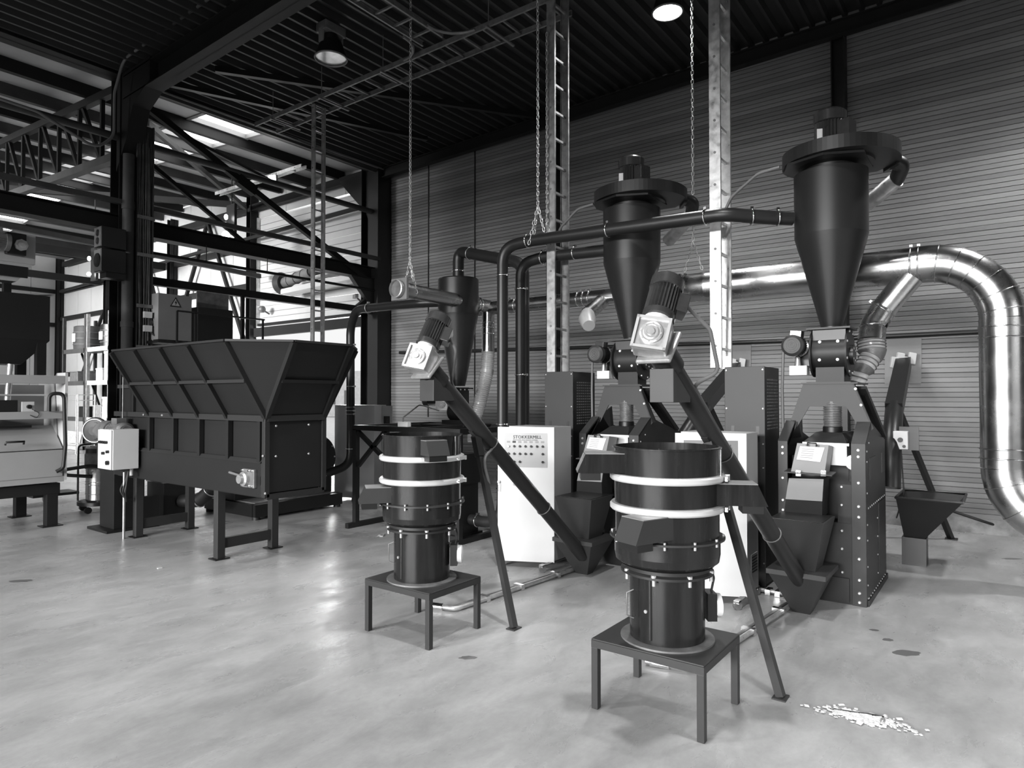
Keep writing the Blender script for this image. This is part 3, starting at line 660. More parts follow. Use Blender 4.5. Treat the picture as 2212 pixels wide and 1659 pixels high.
vv = valve(); dup(vv, (0, 1.885, 0), 'drum shaped rotary valve with side motor under the second tall cyclone')
# tall cyclone with fan on top
def cyclone():
    x, y = 6.2, 1.18
    t = T('cyclone', 'tallest dark cyclone at the right with fan and motor on top', 'cyclone', (x, y, 2.186), 'tall cyclones')
    t.part('cone', MB().lathe((x, y, 0), [(.085, 2.187), (.085, 2.2), (.29, 2.98)], 56), PIPE)
    t.part('cylinder', MB().lathe((x, y, 0), [(.29, 2.98), (.292, 3.52)], 56), PIPE)
    # scroll fan housing
    poly = []
    for i in range(49):
        a = math.radians(35+i*262/48); rr = .385+.175*max(0, (i-22)/26)**1.3; poly.append((x+rr*math.cos(a), y+rr*math.sin(a)))
    poly += [(x+.42, y-.30), (x+.395, y-.05)]
    sc = t.part('fan_housing', MB().prism([(a, b, 3.6) for a, b in poly], (0, 0, .11)), PIPE, bev=.004)
    t.part('housing_neck', MB().lathe((x, y, 0), [(.292, 3.52), (.2, 3.525), (.2, 3.57), (.34, 3.58), (.34, 3.6)], 40), BLACK)
    m_ = MB().prism([(x-.38, y-.02, 3.575), (x-.28, y+.28, 3.575), (x-.1, y+.36, 3.575), (x+.2, y+.3, 3.575), (x+.2, y-.3, 3.575), (x-.25, y-.3, 3.575)], (0, 0, .02)); t.part('support_plate', m_, PIPE)
    t.part('outlet_flange', MB().obox((x+.34, y-.42, 3.655), (.085, .06, 0), (.012, -.012, 0), (0, 0, .075)), BLACK)
    p = [V((x+.34, y-.42, 3.65)), V((x+.42, y-.50, 3.62)), V((x+.50, y-.44, 3.52)), V((x+.62, y-.28, 3.44)), V((x+.80, y-.06, 3.36))]
    t.part('outlet_hose', MB().tube(bend(p[:4], .1), .065, 16), BLACK)
    t.part('flexible_duct', MB().tube(bend([p[2], p[3], p[4]], .1), .072, 16), GALV)
    motor(t, (x, y, 3.70), (0, 0, 1), .125, .37, boxdir=(-.3, -1, 0))
    t.part('motor_label', MB().obox((x-.118, y+.055, 3.84), (.006, -.002, 0), (-.008, .02, 0), (0, 0, .05)), WHITE)
    return t
cc = cyclone(); dup(cc, (0, 1.885, 0), 'second tall dark cyclone with fan on top, left of the tallest')
# power supply cables of the fans
for i, (dy, lab) in enumerate(((0, 'grey cable running from the near cable ladder to the tallest cyclone'), (1.87, 'grey cable running from the far cable ladder to the second cyclone'))):
    m_ = MB().tube(bend([(6.05, 1.56+dy, 3.62), (6.05, 1.75+dy, 3.6), (6.1, 2.0+dy, 3.45), (6.16, 2.16+dy, 3.2), (6.2, 2.17+dy, 2.0)], .2), .014, 8); single('supply_cable', m_, CABLE, lab, 'cable', 'fan supply cables')
# tall ventilated cabinets
def tallcab():
    x0, x1, y0, y1, h = 5.75, 6.2, 1.615, 1.955, 1.855
    t = T('ventilated_cabinet', 'tall dark cabinet with perforated side next to the nearest pellet mill', 'cabinet', ((x0+x1)/2, (y0+y1)/2, 0), 'tall ventilated cabinets')
    t.part('housing', MB().box(x0+.006, x1, y0+.004, y1, .02, h), BLACK, bev=.003)
    t.part('front_panel', MB().box(x0-.006, x0+.006, y0, y1, 0, h+.003), MID, bev=.003)
    for y in (y0+.27, y0+.06):
        m_ = MB().box(x0-.0075, x0-.006, y-.014, y+.014, 1.22, 1.35); t.part('slot', m_, BLACK)
    t.part('panel_bolts', bolts([(x0-.006, y, z) for y in (y0+.016, y1-.016) for z in (.2, .6, 1.0, 1.2, 1.5, 1.83)], (-1, 0, 0), .008, .005), BOLT, stuff=True)
    m_ = MB()
    for r_ in range(16):
        for c in range(8): m_.box(x0+.08+.042*c, x0+.104+.042*c, y0+.001, y0+.004, 1.32+.028*r_, 1.332+.028*r_)
    t.part('vent_holes', m_, GALVD, stuff=True)
    return t
tc = tallcab(); dup(tc, (0, 1.885, 0), 'tall dark cabinet with perforated side behind the left white control cabinet')
# white control cabinets on castors
def control(dy, label, full):
    x0, x1, y0, y1 = 5.2, 5.5, 3.37+dy, 3.9+dy; zb_, zt = .06, 1.315
    t = T('control_cabinet', label, 'cabinet', ((x0+x1)/2, (y0+y1)/2, 0), 'white control cabinets on castors')
    t.part('body', MB().box(x0, x1, y0, y1, zb_+.01, zt), CREAM, bev=.004)
    a = V((5.2, y0, 0)); b = V((4.965, y0+.48, 0)); u = (b-a).normalized(); n = V((-u.y, u.x, 0)); n = n if n.x < 0 else -n; L = (b-a).length
    d = t.part('door', MB().prism([a+V((0, 0, zb_)), b+V((0, 0, zb_)), b+V((0, 0, zt)), a+V((0, 0, zt))], n*.018), WHITE, bev=.003)
    def on(s_, z, k=.019): return b+(a-b)*s_+n*k+V((0, 0, z))
    m_ = MB().prism([on(.12, .94), on(.88, .94), on(.88, 1.26), on(.12, 1.26)], n*.002); t.part('control_panel', m_, CREAM if full else LGREY, d)
    U = (a-b).normalized()
    if full:
        text(t, 'lettering', 'STOKKERMILL', .043, on(.275, 1.208, .0235), tuple(U), INK, d)
        text(t, 'lettering_small', 'RECYCLING AND MILLING SYSTEMS', .0145, on(.275, 1.19, .0235), tuple(U), GREYINK, d)
        kn_ = [(s_, z) for z in (1.135,) for s_ in (.195, .295, .395, .495, .595, .7, .8)]+[(s_, 1.065) for s_ in (.195, .295, .395, .495, .595, .8)]+[(s_, .99) for s_ in (.295, .395, .8)]
        for i, (s_, z) in enumerate(kn_):
            p = on(s_, z, .021); t.part('button', MB().cyl(p, p+n*.018, .012, .009, n=14), WHITE if i == 0 else BLACK, d)
            if i < 7:
                m_ = MB().prism([on(s_-.03, z+.032, .0212), on(s_+.03, z+.032, .0212), on(s_+.03, z+.05, .0212), on(s_-.03, z+.05, .0212)], n*.0005); t.part('button_label', m_, GREYINK if i != 1 else INK, d)
    else:
        text(t, 'lettering', 'STOKKERMILL', .043, on(.3, 1.2, .0235), tuple(U), INK, d)
    for z in (1.17, .35):
        p = on(.0, z, .01)+(b-a).normalized()*.002; t.part('hinge', MB().cyl(p-V((0, 0, .015)), p+V((0, 0, .015)), .012, n=12), GALVD, d)
    p = on(.02, .8, .02); m_ = MB().cyl(p, p+n*.02, .012, n=12); m_.tube([p+n*.02, p+n*.03+V((0, 0, -.04)), p+n*.02+V((0, 0, -.09))], .004, 6); t.part('key', m_, CHROME, d)
    p = on(.3, .78, .019); t.part('lock', MB().cyl(p, p+n*.01, .014, n=12), CREAM, d)
    m_ = MB().box(x0+.1, x0+.26, y0-.004, y0, .2, .36); vg = t.part('vent', m_, CREAM)
    m_ = MB()
    for i in range(6): m_.box(x0+.115, x0+.245, y0-.007, y0-.004, .215+.023*i, .225+.023*i)
    t.part('vent_slats', m_, BLACK, vg)
    for cx_ in (5.03, 5.5):
        for cy_ in (y0+.02, y1-.06):
            p = V((cx_, cy_, .032)); w_ = t.part('castor', MB().cyl(p+V((-.01, -.012, 0)), p+V((.01, .012, 0)), .032, n=18), GALVD)
            t.part('castor_fork', MB().obox(p+V((0, 0, .028)), (.025, 0, 0), (0, .02, 0), (0, 0, .012)), GALV, w_)
    m_ = MB().box(5.0, 5.52, y0+.0, y0+.04, .055, .066); m_.box(5.0, 5.52, y1-.08, y1-.04, .055, .066); t.part('castor_rail', m_, GALVD)
    return t
control(0, 'white control cabinet on castors with two and a half rows of buttons, left', True)
control(-1.765, 'white control cabinet half hidden behind the nearest sieve', False)
# ================================================================ PIPES AND DUCTS
def rings(t, pts_axes, r, m=CHROME, name='pipe_clamp', k=.007):
    for p, a in pts_axes:
        p = V(p); o = t.part(name, MB().torus(p, a, r, k, 28, 6), m); f = frame(a)
        t.part('clamp_bolt', MB().obox(p+f[2]*(r+.012), V(a)*.012, f[1]*.018, f[2]*.01), m, o)
xA = 5.75; r_ = .061
t = T('dust_pipe', 'upper dark pipe rising beside the white cabinet to the tallest cyclone', 'pipe', (xA, 4.4, 0), 'dark dust pipes')
t.part('pipe', MB().tube(bend([(xA, 4.98, .22), (xA, 4.4, .2), (xA, 4.4, 3.24), (xA, 4.0, 3.26), (xA, 1.95, 3.2), (5.95, 1.62, 3.16), (6.06, 1.46, 3.15)], .3, 10), r_, 24), PIPE)
rings(t, [((xA, 4.4, 2.93), (0, 0, 1)), ((xA, 4.06, 3.26), (0, 1, 0)), ((xA, 3.1, 3.235), (0, 1, 0)), ((xA, 2.12, 3.205), (0, 1, 0)), ((5.87, 1.75, 3.17), (.5, -.86, 0)), ((5.98, 1.56, 3.155), (.5, -.86, 0))]+[((xA, 4.4, z), (0, 0, 1)) for z in (1.3, .98, .8, .6)]+[((xA, 4.75, .21), (0, 1, 0))], r_+.006)
xB = 6.12
t = T('dust_pipe', 'lower dark pipe bending to the second cyclone, just right of the upper one', 'pipe', (xB, 4.42, 0), 'dark dust pipes')
t.part('pipe', MB().tube(bend([(xB, 4.42, .0), (xB, 4.42, 3.12), (xB, 4.1, 3.16), (xB, 3.37, 3.13), (xB, 3.3, 3.13)], .28, 10), r_, 24), PIPE)
rings(t, [((xB, 4.42, 2.83), (0, 0, 1)), ((xB, 4.12, 3.15), (0, 1, 0)), ((xB, 3.7, 3.15), (0, 1, 0)), ((xB, 4.42, 1.85), (0, 0, 1)), ((xB, 4.42, 1.2), (0, 0, 1))], r_+.006)
# small cyclone on its frame
sc_ = (6.5, 5.7)
t = T('small_cyclone', 'small dark cyclone on the black frame, behind the farther conveyor', 'cyclone', (sc_[0], sc_[1], 1.50))
t.part('cylinder', MB().lathe((sc_[0], sc_[1], 0), [(.264, 2.67), (.264, 3.12), (.255, 3.135)], 48), PIPE)
t.part('cone', MB().lathe((sc_[0], sc_[1], 0), [(.09, 1.74), (.11, 1.82), (.262, 2.67)], 48), PIPE)
t.part('lower_neck', MB().box(sc_[0]-.1, sc_[0]+.1, sc_[1]-.1, sc_[1]+.1, 1.5, 1.72), BLACK); t.part('flange', MB().box(sc_[0]-.14, sc_[0]+.14, sc_[1]-.14, sc_[1]+.14, 1.7, 1.715), BLACK)
t.part('flange_bolts', bolts([(sc_[0]-.12+.08*i, sc_[1]-.145, 1.69) for i in range(4)], (0, -1, 0), .01, .01), BOLT, stuff=True)
t.part('top_spigot', MB().lathe((sc_[0], sc_[1], 0), [(.074, 3.13), (.074, 3.24)], 28), PIPE)
gx = sc_
t = T('small_valve', 'small motor driven valve with pale gearbox under the small cyclone', 'rotary valve', (gx[0], gx[1], 1.26))
t.part('housing', MB().cyl((gx[0], gx[1]-.1, 1.4), (gx[0], gx[1]+.1, 1.4), .11, n=24), BLACK); t.part('foot_flange', MB().box(gx[0]-.15, gx[0]+.15, gx[1]-.15, gx[1]+.15, 1.252, 1.3), BLACK)
gearbox(t, (gx[0]-.1, gx[1]+.2, 1.5), (-.75, -.62, 0), (0, 0, 1), .075, .05)
motor(t, (gx[0]-.0, gx[1]+.3, 1.56), (-.55, .84, .0), .075, .25, boxdir=(0, 0, 1))
m_ = MB().tube(bend([(gx[0]-.2, gx[1]+.15, 1.42), (gx[0]-.4, gx[1]+.3, 1.5), (5.42, 5.6, 1.36), (5.42, 5.6, 1.3)], .1), .009, 6); t.part('cable', m_, CABLE)
t.part('junction_box', MB().box(5.39, 5.45, 5.5, 5.66, 1.252, 1.31), WHITE, bev=.004)
t = T('dust_pipe', 'short dark pipe arching from the small cyclone down behind the others', 'pipe', (6.5, 4.62, 0), 'dark dust pipes')
P1 = V((sc_[0], sc_[1], 3.22)); P2 = V((sc_[0], sc_[1], 3.5)); P3 = V((6.42, 4.6, 3.2)); P4 = V((6.42, 4.6, 0))
t.part('pipe', MB().tube(bend([P1, P2, P3, P4], .22, 10), .073, 24), PIPE)
dd = (P3-P2).normalized(); rings(t, [(P1+V((0, 0, .02)), (0, 0, 1)), (P2+dd*.22, tuple(dd)), (P3-dd*.22, tuple(dd))], .08)
# black steel frame
t = T('steel_trestle', 'black welded steel frame carrying the small cyclone', 'frame', (5.7, 5.6, 0))
for y in (6.42, 4.74):
    t.part('foot_bar', MB().bar((5.28, y, .03), (6.8, y, .03), .06, .06), BLACK)
    for x in (5.42, 6.72):
        t.part('leg', MB().bar((x, y, .06), (x, y, 1.2), .06, .06), BLACK)
for x in (5.42, 6.72):
    t.part('top_bar', MB().bar((x, 4.7, 1.22), (x, 6.45, 1.22), .06, .06), BLACK)
    t.part('brace', MB().bar((x, 6.38, .75), (x, 5.9, 1.19), .045, .045), BLACK); t.part('brace', MB().bar((x, 6.38, 1.17), (x, 5.62, .68), .045, .045), BLACK)
for y in (6.42, 5.35, 6.05, 4.74): t.part('cross_bar', MB().bar((5.42, y, 1.22), (6.72, y, 1.22), .06, .06), BLACK)
t.part('top_deck', MB().box(6.15, 6.75, 5.3, 6.1, 1.235, 1.25), BLACK)
# blower machine inside the frame
t = T('blower', 'black blower housing with fat outlet duct under the black frame', 'blower', (5.72, 5.1, 0))
t.part('housing', MB().box(5.55, 5.9, 4.83, 5.35, .62, .96), BLACK, bev=.006); t.part('base', MB().box(5.56, 5.88, 4.85, 5.3, .06, .62), BLACK)
t.part('bolts', bolts([(5.55, y, z) for y in (4.88, 5.0, 5.2) for z in (.66, .92)], (-1, 0, 0), .011, .008), BOLT, stuff=True)
t.part('duct_stub', MB().cyl((5.7, 5.02, .2), (5.7, 5.3, .18), .11, n=24), PIPE); t.part('skid', MB().box(5.5, 5.95, 4.84, 5.6, 0, .06), BLACK)
m_ = MB().tube(bend([(5.5, 5.0, .62), (5.48, 4.9, .45), (5.5, 4.8, .42), (5.55, 4.78, .5)], .06), .03, 10); t.part('hose', m_, RUBBER)
# polished ducts
xd, zd = 6.97, 2.79
t = T('steel_duct', 'large polished steel duct running along the wall and bending down at right', 'duct', (xd, 0, 1), 'polished steel ducts')
def seg(pts, r, name='duct'): return t.part(name, MB().tube(pts, r, 40), STEEL)
seg([(xd, 2.55, zd), (xd, .64, zd)], .162); seg([(xd, 2.79, zd), (xd, 2.55, zd)], [.14, .162], 'reducer'); seg([(xd, 3.4, zd), (xd, 2.79, zd)], .128)
Re = .53; cy = .53; el = arc((xd, cy, zd-Re), (0, 0, 1), (0, -1, 0), Re, 0, 90, 12)
seg([(xd, .64, zd)]+[tuple(p) for p in el], .166, 'elbow')
yv = cy-Re; seg([(xd, yv, zd-Re), (xd, yv, 1.0)], .17)
el2 = arc((xd, yv-.5, 1.0), (0, 1, 0), (0, 0, -1), .5, 0, 80, 10); seg([tuple(p) for p in el2], .17, 'elbow')
seg([tuple(el2[-1]), tuple(el2[-1]+V((0, -1.5, -.1)))], .17)
for i in (1, 3, 5, 7, 9, 11):
    d_ = (el[i+1]-el[i-1]).normalized(); t.part('seam', MB().torus(el[i], tuple(d_), .168, .005, 40, 6), STEEL)
for i in (2, 5, 8):
    d_ = (el2[i+1]-el2[i-1]).normalized(); t.part('seam', MB().torus(el2[i], tuple(d_), .172, .005, 40, 6), STEEL)
rings(t, [((xd, y, zd), (0, 1, 0)) for y in (1.15, 1.21, 1.27, .66, .6)], .165, STEEL); rings(t, [((xd, y, zd), (0, 1, 0)) for y in (2.8, 2.86, 2.92)], .144, STEEL); rings(t, [((xd, yv, z), (0, 0, 1)) for z in (2.19, 2.1, 1.16, 1.08)], .173, STEEL)
b0_, b1 = PX(1968, 596, xd-.03), PX(1908, 668, 6.93)
seg([b0_, b1], .11, 'branch'); rings(t, [(b1, tuple((b1-b0_).normalized()))], .116, STEEL)
b2, b3 = PX(1886, 704, 6.88), PX(1882, 738, 6.82); seg(bend([b1, b2, b3], .1), .112, 'branch_elbow'); rings(t, [(b2, (.1, .1, 1))], .118, STEEL)
hp = bend([b3, PX(1884, 765, 6.8), PX(1864, 800, 6.72), PX(1848, 838, 6.7)], .12, 8)
m_ = MB()
for i in range(len(hp)*3-3):
    k = i/3; a = hp[int(k)]; b = hp[min(int(k)+1, len(hp)-1)]; p = a.lerp(b, k-int(k)); d_ = (hp[min(int(k)+1, len(hp)-1)]-hp[max(int(k)-1, 0)]).normalized(); m_.torus(p, tuple(d_), .118-.06*i/(len(hp)*3), .006, 24, 5)
h_ = t.part('hose_ribs', m_, GALVD); t.part('hose_wall', MB().tube(hp, [.115-.058*i/len(hp) for i in range(len(hp))], 24), CLEAR, h_)
b0_, b1 = V((xd-.08, 3.1, zd-.08)), V((6.75, 3.02, 2.5)); seg([b0_, b1, b1+V((-.15, 0, -.25))], .1, 'branch')
t = T('steel_duct', 'slim polished steel duct with tee, left of the two dark pipes', 'duct', (xd, 5.5, 2), 'polished steel ducts')
seg([(xd, 5.74, zd), (xd, 3.4, zd)], .09); seg([(xd, 5.576, zd), (xd, 5.576, 2.2)], .086, 'drop_pipe')
rings(t, [((xd, y, zd), (0, 1, 0)) for y in (5.2, 5.1, 4.15, 4.07, 3.99, 3.6)], .094, CHROME); rings(t, [((xd, 5.576, z), (0, 0, 1)) for z in (2.6, 2.53, 2.45)], .098, CHROME)
hp = bend([(xd, 5.576, 2.2), (xd-.02, 5.58, 1.94), (xd-.13, 5.62, 1.5), (xd-.2, 5.66, 1.26), (xd-.2, 5.66, 1.0)], .3, 8); m_ = MB()
for i in range(len(hp)-1):
    s_ = max(1, int((hp[i+1]-hp[i]).length/.025))
    for j in range(s_): m_.torus(hp[i].lerp(hp[i+1], j/s_), tuple((hp[i+1]-hp[i]).normalized()), .087, .005, 20, 4)
h_ = t.part('hose_ribs', m_, HOSE); t.part('hose_wall', MB().tube(hp, .085, 20), CLEAR, h_)
b1 = V((6.6, 3.82, 2.55)); seg([(xd, 3.82, zd-.04), b1], .085, 'branch'); t.part('bag', MB().tube([b1, b1+V((-.1, -.05, -.08)), b1+V((-.18, -.12, -.16))], [.08, .1, .07], 14), CREAM)
t = T('steel_duct', 'polished steel duct arm with square end flange hanging on a chain', 'duct', (6.1, 5.576, 2.7), 'polished steel ducts')
ya = 5.576; seg([(xd, ya, 2.815), (5.36, ya, 2.84)], .088); rings(t, [((6.76, ya, 2.82), (1, 0, 0)), ((6.7, ya, 2.82), (1, 0, 0))], .093, CHROME)
fl_ = t.part('end_flange', MB().obox((5.34, ya, 2.84), (.018, 0, 0), (0, .125, 0), (0, 0, .125)), LGREY, bev=.003)
t.part('blank_disc', MB().cyl((5.30, ya, 2.84), (5.295, ya, 2.84), .094, n=32), GALVD, fl_)
t.part('flange_collar', MB().lathe((5.32, ya, 2.84), [(.102, 0), (.106, .05), (.094, .055), (.09, .0)], 32, (-1, 0, 0)), GALV, fl_)
# far blower pipe D
t = T('dust_pipe', 'dark pipe dropping behind the big hopper to the skid blower', 'pipe', (6.25, 7.5, .3), 'dark dust pipes')
m_ = MB().tube(bend([(6.4, 5.92, 2.84), (6.3, 6.2, 2.84), (6.2, 7.35, 2.84), (6.3, 7.6, 2.6), (6.3, 7.58, .62), (6.05, 7.8, .5)], .28, 9), .06, 20); t.part('pipe', m_, PIPE)
rings(t, [((6.2, 7.1, 2.835), (0, 1, 0)), ((6.3, 7.585, 2.35), (0, 0, 1)), ((6.3, 7.585, 1.75), (0, 0, 1)), ((6.3, 7.585, 1.45), (0, 0, 1)), ((6.3, 7.585, 1.4), (0, 0, 1)), ((6.3, 7.585, 1.35), (0, 0, 1)), ((6.3, 7.585, .85), (0, 0, 1))], .066, GALV, k=.005)
# cable ladders
def ladder(name, label, p, q, sepv, w_, dep, step=.3, m=GALV, grp='galvanised cable ladders'):
    p, q, s_ = V(p), V(q), V(sepv).normalized(); d = (q-p).normalized(); n = s_.cross(d)
    t = T(name, label, 'cable ladder', p if p.z < q.z else q, grp)
    for k in (-1, 1):
        r = t.part('rail', MB().obox((p+q)/2+s_*k*w_/2, (q-p)/2, n*dep/2, s_*.003), m)
        m_ = MB()
        for e in (-1, 1): m_.obox((p+q)/2+s_*(k*(w_/2-.01))+n*e*dep/2, (q-p)/2, s_*.012, n*.002)
        t.part('rail_lips', m_, m, r)
    L = (q-p).length; i = step*.6
    while i < L: t.part('rung', MB().obox(p+d*i, s_*w_/2, d*.012, n*.012), m); i += step
    m_ = MB(); i = .2
    while i < L:
        c = p+d*i-s_*(w_/2+.003)
        m_.cyl(c, c-s_*.006, .012, n=8); i += step
    t.part('rivets', m_, GALVD, stuff=True)
    return t
ladder('cable_ladder', 'brightest galvanised cable ladder dropping to the tall cabinet at right', (6.18, 2.13, 1.87), (6.18, 2.13, 6.5), (1, 0, 0), .3, .1)
ladder('cable_ladder', 'galvanised cable ladder dropping to the left tall cabinet', (6.18, 3.95, 1.87), (6.18, 3.95, 6.4), (1, 0, 0), .3, .1, m=GALVM)
ladder('cable_ladder', 'narrow galvanised cable ladder dropping behind the big hopper', (6.18, 8.2, 0), (6.18, 8.2, 5.95), (1, 0, 0), .2, .07)
ladder('cable_tray', 'long horizontal cable ladder hung under the roof deck', (6.2, 9.6, 5.97), (6.2, 3.9, 5.97), (1, 0, 0), .4, .06, m=GALVD)
ladder('cable_tray', 'branch cable ladder turning off towards the viewer under the roof', (5.9, 5.6, 6.0), (2.0, 5.6, 6.05), (0, 1, 0), .35, .06, m=GALVD)
single('tray_bend', MB().tube(arc((5.6, 5.0, 5.97), (1, 0, 0), (0, 1, 0), .4, 0, 90, 8), .02, 6), GALVD, 'curved corner rail of the roof cable ladder junction, right one', 'cable ladder')
single('tray_bend', MB().tube(arc((5.6, 6.2, 5.97), (1, 0, 0), (0, -1, 0), .4, 0, 90, 8), .02, 6), GALVD, 'curved corner rail of the roof cable ladder junction, left one', 'cable ladder')
for i, y in enumerate((9.1, 7.9, 6.6, 4.8)):
    t = T('tray_hanger', ['thin hanger at the far end of the roof cable ladder', 'thin hanger of the cable ladder beside the narrow drop ladder', 'thin hanger of the cable ladder left of its junction', 'thin hanger of the cable ladder right of its junction'][i], 'hanger', (6.2, y, 5.9), 'cable ladder hangers')
    t.part('rod', MB().cyl((6.0, y, 5.93), (6.0, y, zroof(y)), .006, n=6), GALVD); t.part('cross_bar', MB().bar((5.95, y, 5.925), (6.5, y, 5.925), .03, .02), GALVD)
tt = ladder('light_tray', 'pale horizontal tray carrying the floodlight in the back hall', (7.8, 10.8, 6.05), (7.8, 13.9, 6.08), (1, 0, 0), .12, .06, step=.6, m=GALV, grp=None)
tt.o['category'] = 'cable tray'
# chains
def chain(label, top, bot, ends=None):
    t = T('chain', label, 'chain', bot, 'hanging chains'); top, bot = V(top), V(bot); m_ = MB()
    def run(a, b):
        L = (b-a).length; n = int(L/.05); d = (b-a).normalized(); f = frame(d)
        for i in range(n):
            c = a+d*(i+.5)*L/n; s_ = f[1] if i % 2 else f[2]
            m_.tube([c-d*.03+s_*.0, c-d*.015+s_*.012, c+d*.015+s_*.012, c+d*.03, c+d*.015-s_*.012, c-d*.015-s_*.012, c-d*.03], .005, 4)
    run(bot, top)
    if ends:
        for e in ends: run(V(e), bot)
    t.part('links', m_, CHAIN, stuff=True)
chain('leftmost hanging chain holding the duct arm with square flange', (5.5, 5.576, zroof(5.6)), (5.5, 5.576, 3.2), [(5.48, 5.5, 2.92), (5.5, 5.66, 2.92), (5.52, 5.48, 2.8)])
chain('hanging chain looped round the upper dark pipe', (xA, 3.93, zroof(4)), (xA, 3.93, 3.62), [(xA, 3.98, 3.32), (xA, 3.85, 3.33), (xA-.07, 4.0, 3.2)])
chain('hanging chain left of the brightest cable ladder down to the large duct', (6.95, 2.7, zroof(2.7)), (6.95, 2.7, 3.3), [(6.95, 2.6, 2.97), (6.95, 2.8, 2.97)])
chain('hanging chain close to the left side of the middle cable ladder', (6.0, 3.98, 5.6), (6.0, 3.98, 3.5), [(6.1, 3.95, 3.22), (6.1, 4.05, 3.22)])
# ================================================================ BIG HOPPER
XF, XR, YN, YE, zr, zh = 3.52, 4.15, 5.41, 7.62, 1.40, 2.08
t = T('bulk_hopper', 'large dark ribbed hopper bin on legs with flared top', 'hopper', ((XF+XR)/2, 7.0, 0))
t.part('lower_body', MB().box(XF+.03, XR-.03, YN+.03, YE+.8, .70, zr), HOPP)
A_ = [V((3.12, YN, zh)), V((3.12, YE-.05, zh))]; rimp = [V((3.12, YE-.02, zh)), V((3.12, YN, zh)), V((3.52, YN-.41, zh)), V((4.15, YN-.41, zh)), V((4.55, YN, zh)), V((4.55, YE-.02, zh))]
base = [V((XF, YE, zr)), V((XF, YN, zr)), V((XF, YN, zr)), V((XR, YN, zr)), V((XR, YN, zr)), V((XR, YE, zr))]
for i, nm in enumerate(('front_panel', 'corner_panel', 'end_panel', 'corner_panel', 'rear_panel')):
    a, b, c, d = rimp[i], rimp[i+1], base[i+1], base[i]
    pl = [a, b, c, d] if (c-d).length > .01 else [a, b, c]
    n = (pl[1]-pl[0]).cross(pl[2]-pl[0]).normalized(); t.part(nm, MB().prism(pl, n*.006), HOPP)
t.part('far_panel', MB().prism([rimp[5], rimp[0], base[0], base[5]], (0, .006, 0)), HOPP)
for i in range(6):
    a, b = rimp[i], rimp[(i+1) % 6]; t.part('rim_bar', MB().bar(a+V((0, 0, .01)), b+V((0, 0, .01)), .045, .02), HOPL)
for i in range(1, 5):
    t.part('corner_rib', MB().bar(rimp[i], base[i], .045, .05), HOPP)
ybs = [YE-.53*i for i in range(0, 5)]
for i, y in enumerate(ybs):
    yt = y if i < 4 else YN
    if i < 4: t.part('flare_rib', MB().bar((3.12-.012, y, zh-.01), (XF-.012, y, zr), .04, .05), HOPP)
    if i < 5: t.part('body_rib', MB().bar((XF, max(y, YN+.02), 1.0), (XF, max(y, YN+.02), zr), .045, .05), HOPP)
xm = (3.12+XF)/2; zm = (zh+zr)/2
t.part('mid_rail', MB().bar((xm-.015, YE+.0, zm), (xm-.015, YN-.02, zm), .045, .03), HOPL)
t.part('mid_rail', MB().bar((XF, YN-.22, zm), (XR, YN-.22, zm), .045, .03), HOPP)
t.part('body_rail', MB().bar((XF, YE+.85, zr), (XF, YN-.0, zr), .06, .055), HOPL); t.part('body_rail', MB().bar((XF, YN, zr), (XR, YN, zr), .06, .055), HOPL); t.part('body_rail', MB().bar((XR, YE+.85, zr), (XR, YN, zr), .05, .05), HOPL)
for x in (XF, XR): t.part('corner_post', MB().box(x-.025, x+.025, YN-.02, YN+.03, .68, zr), HOPL, bev=.002)
t.part('end_plate', MB().box(XF+.03, XR-.03, YN-.004, YN+.02, .72, zr-.03), HOPP)
t.part('bottom_rail', MB().box(XF, XR, YN-.02, YN+.03, .66, .71), HOPL); t.part('bottom_plate', MB().box(XF, XR, YN, YE+.8, .67, .69), BLACK)
tr_ = t.part('conveyor_trough', MB().box(XF-.02, XF+.03, YN+.04, YE+.85, .68, .99), HOPP, bev=.003); t.part('trough_lid', MB().prism([(XF-.03, YN+.05, .99), (XF+.0, YN+.05, 1.025), (XF+.02, YN+.05, 1.025), (XF+.02, YN+.05, .99)], (0, YE+.8-YN, 0)), HOPL, tr_)
t.part('bolts', bolts([PX(a, b, XF-.035) for a, b in ((568, 985), (314, 818), (503, 762), (535, 836), (573, 1063), (568, 902))], (-1, 0, 0), .012, .008)
       .lathe((0, 0, 0), [(.0001, 0), (.0001, .0001)], 3) if False else bolts([PX(a, b, XF-.035) for a, b in ((568, 985), (573, 1066))]+[(XF-.03, 7.3, zr), (XF-.04, 7.7, zr)], (-1, 0, 0), .012, .008), BOLT, stuff=True)
t.part('end_bolts', bolts([(x, YN-.004, z) for x in (3.62, 3.98) for z in (1.05, 1.33)], (0, -1, 0), .012, .006), BOLT, stuff=True)
m_ = MB().box(XF-.05, XF-.02, 5.52, 5.72, .76, .93); bb = t.part('bearing_plate', m_, GALVD, bev=.004)
m_ = MB().lathe((XF-.05, 5.66, .84), [(.065, 0), (.065, .03), (.045, .04), (.04, .07)], 24, (-1, 0, 0)); t.part('bearing', m_, CASTALU, bb)
t.part('bearing_bolts', bolts([(XF-.05, y, z) for y in (5.55, 5.6, 5.71) for z in (.775, .915)], (-1, 0, 0), .014, .014), CHROME, bb, stuff=True)
t.part('tension_screw', MB().cyl((XF-.05, 5.72, .86), (XF-.05, 5.93, .88), .012, n=10), GALVD, bb)
t.part('adjust_slot', MB().box(XF-.024, XF-.02, 5.46, 5.51, .79, .87), BLACK)
